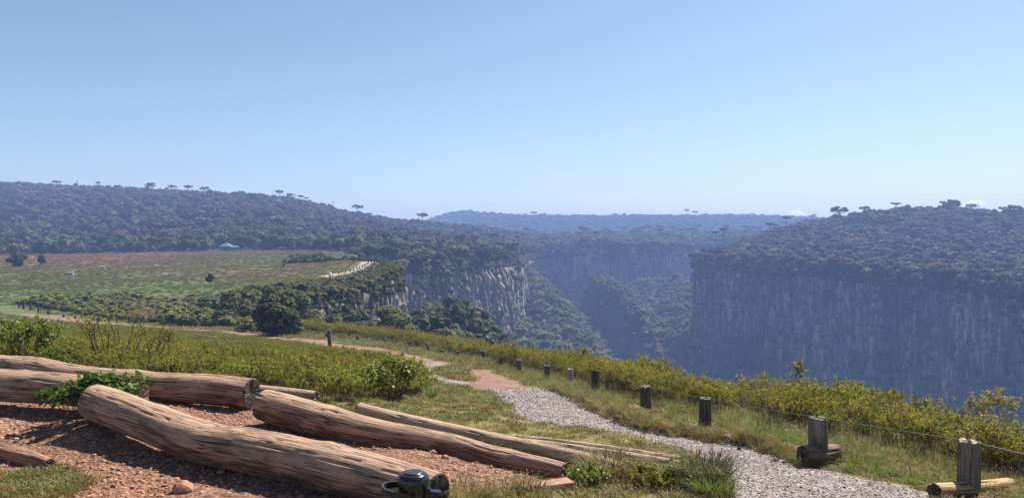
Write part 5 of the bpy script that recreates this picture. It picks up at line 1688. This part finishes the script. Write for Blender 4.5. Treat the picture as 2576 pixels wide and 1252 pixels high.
def tree(label, u, v, depth, Rr, H, nl, quads, size, mats, flat=0.8, group=None, name='tree', cat='tree'):
    p = P(u, v, depth)
    root = thing(name, label, cat, p, 0, group)
    mb = MB()
    cz = H - Rr * flat
    for i in range(nl):
        zf = 0.12 + 0.66 * i / max(1, nl - 1)
        a = rng.random() * 6.283; q = math.sqrt(rng.random()) * 0.72 * Rr * (1 - max(0, zf - 0.35) * 0.9)
        q *= 0.8 + 0.5 * rng.random()
        c = np.array([q * math.cos(a), q * math.sin(a), zf * H * (0.9 + 0.2 * rng.random())])
        rad = np.array([1, 1, 0.8]) * Rr * (0.30 + 0.2 * rng.random())
        blob(mb, c, rad, i * 3.7 + u, 1, 0.74)
        leaves_on(mb, c, rad * 1.1, quads, size, 0)
    mb.build('crown', mats[:2], root)
    tk = MB()
    for s in range(3):
        e = np.array([rng.normal() * 0.3 * Rr, rng.normal() * 0.3 * Rr, cz])
        tk.tube([(rng.normal() * 0.08, rng.normal() * 0.08, -0.5), e * 0.5, e], [0.06 * Rr, 0.045 * Rr, 0.02 * Rr], 6, 0)
    tk.build('trunk', mats[2], root)
    return root


G_G = 'trees at the mouth of the gully'
tree('big dense dark tree beside the red path, casting a shadow over it', 692, 846, 61, 1.95, 3.7, 24, 150, 0.24, DT, 0.9, G_G)
tree('brownish-green tree on the lip of the gully left of the dense dark one', 600, 822, 76, 2.2, 3.3, 16, 150, 0.28, MT, 0.8, G_G)
tree('leafy tree behind the dense dark one, against the rock wall', 735, 815, 86, 2.3, 4.2, 18, 150, 0.28, MT, 0.9, G_G)
tree('bright bushy tree below the right end of the promontory cliff', 985, 838, 100, 2.2, 3.6, 16, 150, 0.30, [M_GREEN, M_CORE, M_BARK], 0.8, G_G)
tree('round green tree below the middle of the promontory cliff', 895, 832, 92, 1.8, 2.6, 14, 140, 0.28, MT, 0.8, G_G)
G_F = 'lone bushes in the field'
tree('largest round dark bush in the field near the left edge', 43, 668, 200, 2.3, 3.4, 14, 110, 0.42, DT, 0.75, G_F, 'bush', 'bush')
tree('smaller dark bush right of the largest one in the field', 101, 661, 205, 1.5, 2.2, 10, 100, 0.36, DT, 0.75, G_F, 'bush', 'bush')
tree('narrow dark bush alone in the middle of the field', 530, 710, 118, 0.6, 1.45, 9, 90, 0.2, DT, 1.1, G_F, 'bush', 'bush')
tree('tiny dark shrub high in the green part of the field', 714, 671, 165, 0.36, 0.75, 6, 60, 0.15, DT, 0.9, G_F, 'bush', 'bush')

# ------------------------------------------------------------------ araucarias that stand out on the skylines
ARC = []
for k in range(4):
    mb = arau_crown(60 + k, 1.0, [0.6, 0.7, 0.5, 0.8][k], [20, 17, 16, 20][k])
    o = mb.build('crown', [M_ARAU, M_BARK], None, False, False); ARC.append(o.data)
_tk = MB(); _tk.tube([(0, 0, -0.25), (0.01, 0, 0.5), (0, 0, 1.0)], [0.028, 0.022, 0.014], 6); TRK = _tk.build('trunk', M_BARK, None, False, False).data


def araucaria(u, vtop, wpx, d, var, label, group, hgt=None):
    """crown top and width as seen, trunk down to the hill"""
    x, y = (u - CU) / FPX * d, d
    zt = -(vtop - HV) / FPX * d
    g0 = Zbase(x, y)[0]
    h = max(zt - g0, 4.0)
    r = 0.5 * wpx / FPX * d
    root = thing('araucaria_tree', label, 'araucaria', (x, y, zt - h), rng.random() * 6, group)
    c = bpy.data.objects.new('crown', ARC[var]); link(c, root); c.scale = (r, r, r)
    th_ = r * [0.6, 0.7, 0.5, 0.8][var]
    c.location = (0, 0, h - th_ * 0.9)
    t = bpy.data.objects.new('trunk', TRK); link(t, root); t.scale = (h, h, h - th_ * 0.6)
    return root


GA = 'araucarias on the skyline of the left hill'
for u, v, wd, lab in [
    (193, 452, 9, 'slender araucaria with two tiers above the left ridge'), (247, 454, 18, 'lone flat-topped araucaria on a bare trunk above the left ridge'),
    (10, 454, 26, 'broad araucaria at the left end of the ridge'), (36, 456, 22, 'second araucaria from the left end of the ridge'), (145, 463, 30, 'low spreading araucaria left of the two-tiered one'),
    (214, 464, 22, 'low araucaria just right of the two-tiered one'), (272, 465, 14, 'small araucaria right of the lone flat-topped one'), (330, 466, 40, 'widest low araucaria on the left ridge'),
    (371, 464, 20, 'left tree of the close pair near the middle of the left ridge'), (384, 463, 22, 'right tree of the close pair near the middle of the left ridge'),
    (419, 469, 18, 'ragged araucaria after the close pair'), (436, 473, 26, 'araucaria on the first dip of the left ridge'), (457, 476, 17, 'small araucaria on the first dip of the left ridge'),
    (519, 478, 28, 'flat araucaria left of the twin crowns'), (535, 479, 22, 'right one of the twin crowns on the sloping ridge'), (566, 480, 20, 'medium araucaria between the twins and the tall-crowned one'),
    (606, 477, 26, 'tall-crowned araucaria half way down the left ridge'), (627, 483, 20, 'low araucaria right of the tall-crowned one'), (667, 487, 27, 'araucaria where the ridge steepens'),
    (690, 492, 16, 'small araucaria where the ridge steepens'), (735, 491, 22, 'left tree of the clump above the steep shoulder'), (756, 488, 24, 'highest tree of the clump above the steep shoulder'),
    (770, 493, 20, 'right tree of the clump above the steep shoulder'), (838, 504, 10, 'solitary thin araucaria standing clear on the steep shoulder'), (862, 527, 16, 'small araucaria below the thin solitary one'),
    (958, 541, 22, 'araucaria near the foot of the left ridge')]:
    d = 716 if u < 680 else 700
    araucaria(u, v + 3, wd * 0.62, d, int(u) % 4, lab, GA)
GB = 'araucarias on the skyline of the right plateau'
for u, v, wd, d, lab in [
    (1978, 544, 30, 560, 'leftmost clear araucaria on the right skyline, before the small cloud'), (1936, 560, 30, 560, 'flat araucaria left of and below the one before the small cloud'),
    (1953, 563, 22, 565, 'small araucaria squeezed beside the flat one left of the small cloud'),
    (1820, 573, 30, 520, 'high-trunked araucaria over the left tip of the right plateau'), (1800, 581, 26, 510, 'low araucaria at the left tip of the right plateau'),
    (2112, 520, 54, 600, 'big domed araucaria right of the small cloud'), (2176, 519, 34, 600, 'medium araucaria right of the big domed one'),
    (2254, 509, 34, 610, 'low araucaria on the left end of the highest crest'), (2390, 504, 64, 590, 'largest araucaria on the highest crest of the right plateau'),
    (2544, 518, 72, 560, 'wide araucaria on a tall trunk near the right edge'), (2578, 522, 40, 560, 'araucaria cut by the right edge'), (2025, 567, 44, 480, 'araucaria standing in the canopy below the skyline, dark against it')]:
    araucaria(u, v, wd * 0.7, d, 3 if wd > 40 else int(u) % 4, lab, GB)
GC = 'dark araucarias along the far edge of the field'
for k, (u, v, wd, d) in enumerate([(700, 578, 34, 372), (660, 590, 30, 380), (845, 588, 36, 360), (885, 580, 34, 352), (935, 584, 30, 340), (1040, 580, 32, 430), (1090, 583, 34, 440), (1150, 590, 26, 450), (1240, 586, 30, 480)]):
    lab = ['dark araucaria in the forest above and right of the green hut', 'darker low araucaria in the forest nearest the green hut', 'straight-trunked araucaria at the right end of the field edge',
           'taller straight-trunked araucaria at the right end of the field edge', 'araucaria in the forest directly above the lookout', 'araucaria above the left part of the sunlit cliff', 'broad araucaria above the middle of the sunlit cliff',
           'smallest araucaria above the right part of the sunlit cliff', 'araucaria above the corner of the sunlit cliff'][k]
    araucaria(u, v, wd, d, k % 3, lab, GC)

# ------------------------------------------------------------------ hut, boxes, lookout
M_TEAL = plainmat('green roof sheet', (0.08, 0.19, 0.17), 0.5, 0.3, 0.12, 3)
M_HUT = plainmat('grey blue hut wall', (0.20, 0.23, 0.27), 0.8, 0.2, 0.15, 2)
p = onground(571, 626) if False else P(571, 625, 330); p[2] = Zbase(p[0], p[1])[0] + 0.8
hut = thing('hut', 'small hut with a teal green pyramid roof at the far edge of the field', 'hut', p)
mb = MB(); mb.box((-2.3, -1.9, -1.4), (2.0, 1.9, 1.35)); mb.box((2.0, -1.5, -1.4), (4.1, 1.5, 0.95)); wl = mb.build('wall', M_HUT, hut)
mb = MB(); mb.box((-0.5, -1.93, 0.0), (0.4, -1.903, 1.1)); mb.build('door', plainmat('dark door', (0.04, 0.045, 0.05), 0.7), wl)
mb = MB()
mb.add([(-2.7, -2.3, 1.3), (2.3, -2.3, 1.3), (2.3, 2.3, 1.3), (-2.7, 2.3, 1.3), (-0.2, 0, 3.0), (-2.7, -2.3, 1.22), (2.3, -2.3, 1.22), (2.3, 2.3, 1.22), (-2.7, 2.3, 1.22)],
       [(0, 1, 4), (1, 2, 4), (2, 3, 4), (3, 0, 4), (5, 6, 1, 0), (6, 7, 2, 1), (7, 8, 3, 2), (8, 5, 0, 3), (8, 7, 6, 5)])
mb.build('roof', M_TEAL, hut)
mb = MB()
mb.add([(1.9, -1.9, 0.95), (4.9, -1.9, 0.95), (4.9, 1.9, 0.95), (1.9, 1.9, 0.95), (3.1, 0, 1.75)], [(0, 1, 4), (1, 2, 4), (2, 3, 4), (3, 0, 4), (3, 2, 1, 0)])
mb.build('porch_roof', M_TEAL, hut)

M_WHITE = plainmat('white painted box', (0.72, 0.72, 0.70), 0.7, 0.3, 0.05, 3)
M_GREY = plainmat('grey box side', (0.42, 0.43, 0.44), 0.8, 0.3, 0.1, 3)
for u, vb, vt, wp, d, lab in [(177, 693, 683, 15, 150, 'white box lowest and leftmost of the three in the field'), (258, 673, 666, 13, 185, 'white box highest up the field'), (416, 693, 687, 13, 148, 'white box nearest the middle of the field')]:
    p = P(u, vb, d); p[2] = Zbase(p[0], p[1])[0] + 0.05
    wd = wp / FPX * d; hh = (vb - vt) / FPX * d
    bx_ = thing('white_box', lab, 'box', p, R(25), 'white boxes in the field')
    mb = MB(); mb.box((-wd * 0.42, -wd * 0.35, -0.3), (wd * 0.42, wd * 0.35, hh * 0.88), 0, None, 0.02); mb.build('body', M_GREY, bx_)
    mb = MB(); mb.box((-wd * 0.46, -wd * 0.39, hh * 0.88), (wd * 0.46, wd * 0.39, hh * 1.0), 0, None, 0.02); mb.build('lid', M_WHITE, bx_)
p = onground(474, 719); root = thing('flowering_plant', 'single orange-red flower head standing in the field', 'flower', p)
mb = MB(); mb.tube([(0, 0, -0.05), (0.02, 0, 0.3)], 0.012, 6); mb.build('stem', M_TWIG, root)
mb = MB(); leaves_on(mb, np.array([0.0, 0, 0.36]), np.array([0.16, 0.14, 0.13]), 60, 0.12, 0); mb.build('flower_head', leafmat('orange red petal', [(0.6, 0.08, 0.03), (0.7, 0.16, 0.05)], 0.3, vary=0.05), root)
p = P(831, 697, hit(831, 697, 60)); mb = MB()
vv, ff = ico(); mb.add(vv * (0.8 + 0.3 * fbm(vv[:, 0] * 2, vv[:, 1] * 2 + vv[:, 2], 2, 5))[:, None] * np.array([0.32, 0.3, 0.5]), ff)
o = mb.build('white_stone', M_WHITE); o.location = Vector(p) + Vector((0, 0, 0.3)); tag(o, 'white block marking the near end of the pale cliff path', 'stone')

M_RAIL = plainmat('dark railing wood', (0.055, 0.05, 0.05), 0.85, 0.2, 0.2, 6)


def rail(name, label, pts, h, group, nrail=2, r=0.10):
    base = [P(u, v, d) for u, v, d in pts]
    for b in base:
        b[2] = Zbase(b[0], b[1])[0]
    root = thing(name, label, 'railing', base[0], 0, group)
    o = base[0]
    for b in base:
        mb = MB(); mb.tube([b - o + np.array([0, 0, -0.4]), b - o + np.array([0, 0, h])], r, 8); mb.build('post', M_RAIL, root)
    for k in range(nrail):
        mb = MB(); mb.tube([b - o + np.array([0, -r, h * (0.93 - 0.42 * k)]) for b in base], r * 0.8, 6); mb.build('rail', M_RAIL, root)
    return root


GR = 'railings of the lookout'
rail('railing', 'dark timber railing at the lookout, the left low stretch before the bushes', [(896, 651, 186), (908, 652, 184), (920, 653, 182), (929, 653, 180)], 0.75, GR)
rail('railing', 'dark timber railing stepping up along the end of the pale path', [(927, 664, 158), (934, 663, 159), (941, 661, 160), (948, 661, 160), (955, 660, 161)], 0.95, GR, 1)
rail('railing', 'dark timber railing round the tip of the lookout', [(955, 660, 161), (963, 658, 163), (970, 657, 164), (975, 656, 165), (972, 654, 172), (960, 654, 172)], 1.15, GR)
for k, (u, v, d) in enumerate([(836, 695, 0), (852, 691, 0), (869, 686, 0), (881, 683, 0), (890, 680, 0), (898, 677, 0), (904, 675, 0), (912, 671, 0), (918, 668, 0), (924, 665, 0)]):
    dd = hit(u, v, 60)
    post(u, v, v - 4.6, 3.0, [M_POSTD, M_POSTD], ['first', 'second', 'third', 'fourth', 'fifth', 'sixth', 'seventh', 'eighth', 'ninth', 'tenth'][k] + ' small post along the pale cliff path counting from the white block', 'small posts along the cliff path', depth=dd)

# ------------------------------------------------------------------ small clouds low behind the hills
def cloud(label, u, v, d, wpx, hpx, seed):
    p = P(u, v, d); rx = wpx / FPX * d / 2; rz = hpx / FPX * d / 2
    mb = MB()
    for i in range(16):
        q = rng.normal() * 0.42; hh = max(0.15, 1 - abs(q) * 0.9)
        c = np.array([q * rx, rng.normal() * 0.3 * rx, (rng.random() * hh - 0.4) * rz])
        vv, ff = ico()
        w_ = 0.8 + 0.45 * fbm(vv[:, 0] * 2 + i, vv[:, 1] * 2 + vv[:, 2] * 1.7, 3, seed + i)
        mb.add(c + vv * w_[:, None] * np.array([rx * 0.42, rx * 0.42, rz * 0.6]) * (0.6 + 0.5 * rng.random()), ff)
    m, nt, out = newmat('cloud vapour')
    pv = N(nt, 'ShaderNodeVolumePrincipled'); pv.inputs['Color'].default_value = (1, 1, 1, 1)
    pv.inputs['Density'].default_value = 0.012; pv.inputs['Anisotropy'].default_value = 0.55
    nt.links.new(pv.outputs[0], out.inputs['Volume'])
    o = mb.build('cloud', m, None, True); o.location = p
    tag(o, label, 'cloud', 'small clouds on the horizon')


cloud('small white cloud left of the big domed araucaria, behind the right plateau', 2003, 540, 6500, 75, 26, 3)
cloud('faint white cloud between the two rightmost big araucarias', 2448, 518, 6500, 66, 32, 9)
# ------------------------------------------------------------------ sky, sun, air, camera
SUN_AZ, SUN_EL = R(39), R(51)
w = bpy.data.worlds.new('World'); scene.world = w; w.use_nodes = True
nt = w.node_tree
bg = nt.nodes['Background']
sk = nt.nodes.new('ShaderNodeTexSky'); sk.sky_type = 'NISHITA'; sk.sun_disc = False
sk.sun_elevation = SUN_EL; sk.sun_rotation = SUN_AZ
sk.altitude = 900; sk.air_density = 1.0; sk.dust_density = 1.2; sk.ozone_density = 1.4
nt.links.new(sk.outputs[0], bg.inputs['Color']); bg.inputs['Strength'].default_value = 0.063

sl = bpy.data.lights.new('sun', 'SUN'); sl.energy = 5.0; sl.angle = R(0.5); sl.color = (1.0, 0.94, 0.85)
so = bpy.data.objects.new('sun', sl); C.objects.link(so)
sdir = Vector((math.sin(SUN_AZ) * math.cos(SUN_EL), math.cos(SUN_AZ) * math.cos(SUN_EL), math.sin(SUN_EL)))
so.rotation_euler = sdir.to_track_quat('Z', 'Y').to_euler()
so.location = sdir * 50

HAZE = 0.00054
mb = MB(); mb.box((-1450, -90, -150), (1450, 1800, 68))
hm, nt, out = newmat('hazy air')
pv = nt.nodes.new('ShaderNodeVolumePrincipled')
pv.inputs['Color'].default_value = (0.36, 0.53, 1.0, 1); pv.inputs['Density'].default_value = HAZE
pv.inputs['Anisotropy'].default_value = 0.0
nt.links.new(pv.outputs[0], out.inputs['Volume'])
hz = mb.build('haze', hm)
tag(hz, 'blue haze filling the air over the canyon', 'haze', None, 'stuff')
hz.display_type = 'WIRE'

cam = bpy.data.cameras.new('camera'); co = bpy.data.objects.new('camera', cam); C.objects.link(co)
cam.sensor_width = 36; cam.lens = 36 * FPX / 2576; cam.shift_y = -(626 - HV) / 2576
cam.clip_start = 0.05; cam.clip_end = 20000
co.location = (0, 0, 0); co.rotation_euler = (R(90), 0, 0)
scene.camera = co
scene.view_settings.view_transform = 'Standard'; scene.view_settings.look = 'None'
scene.view_settings.exposure = 1.05; scene.view_settings.gamma = 1.0
scene.cycles.use_denoising = True
scene.cycles.max_bounces = 7; scene.cycles.transparent_max_bounces = 4; scene.cycles.volume_bounces = 2
scene.cycles.diffuse_bounces = 3; scene.cycles.glossy_bounces = 2; scene.cycles.transmission_bounces = 3
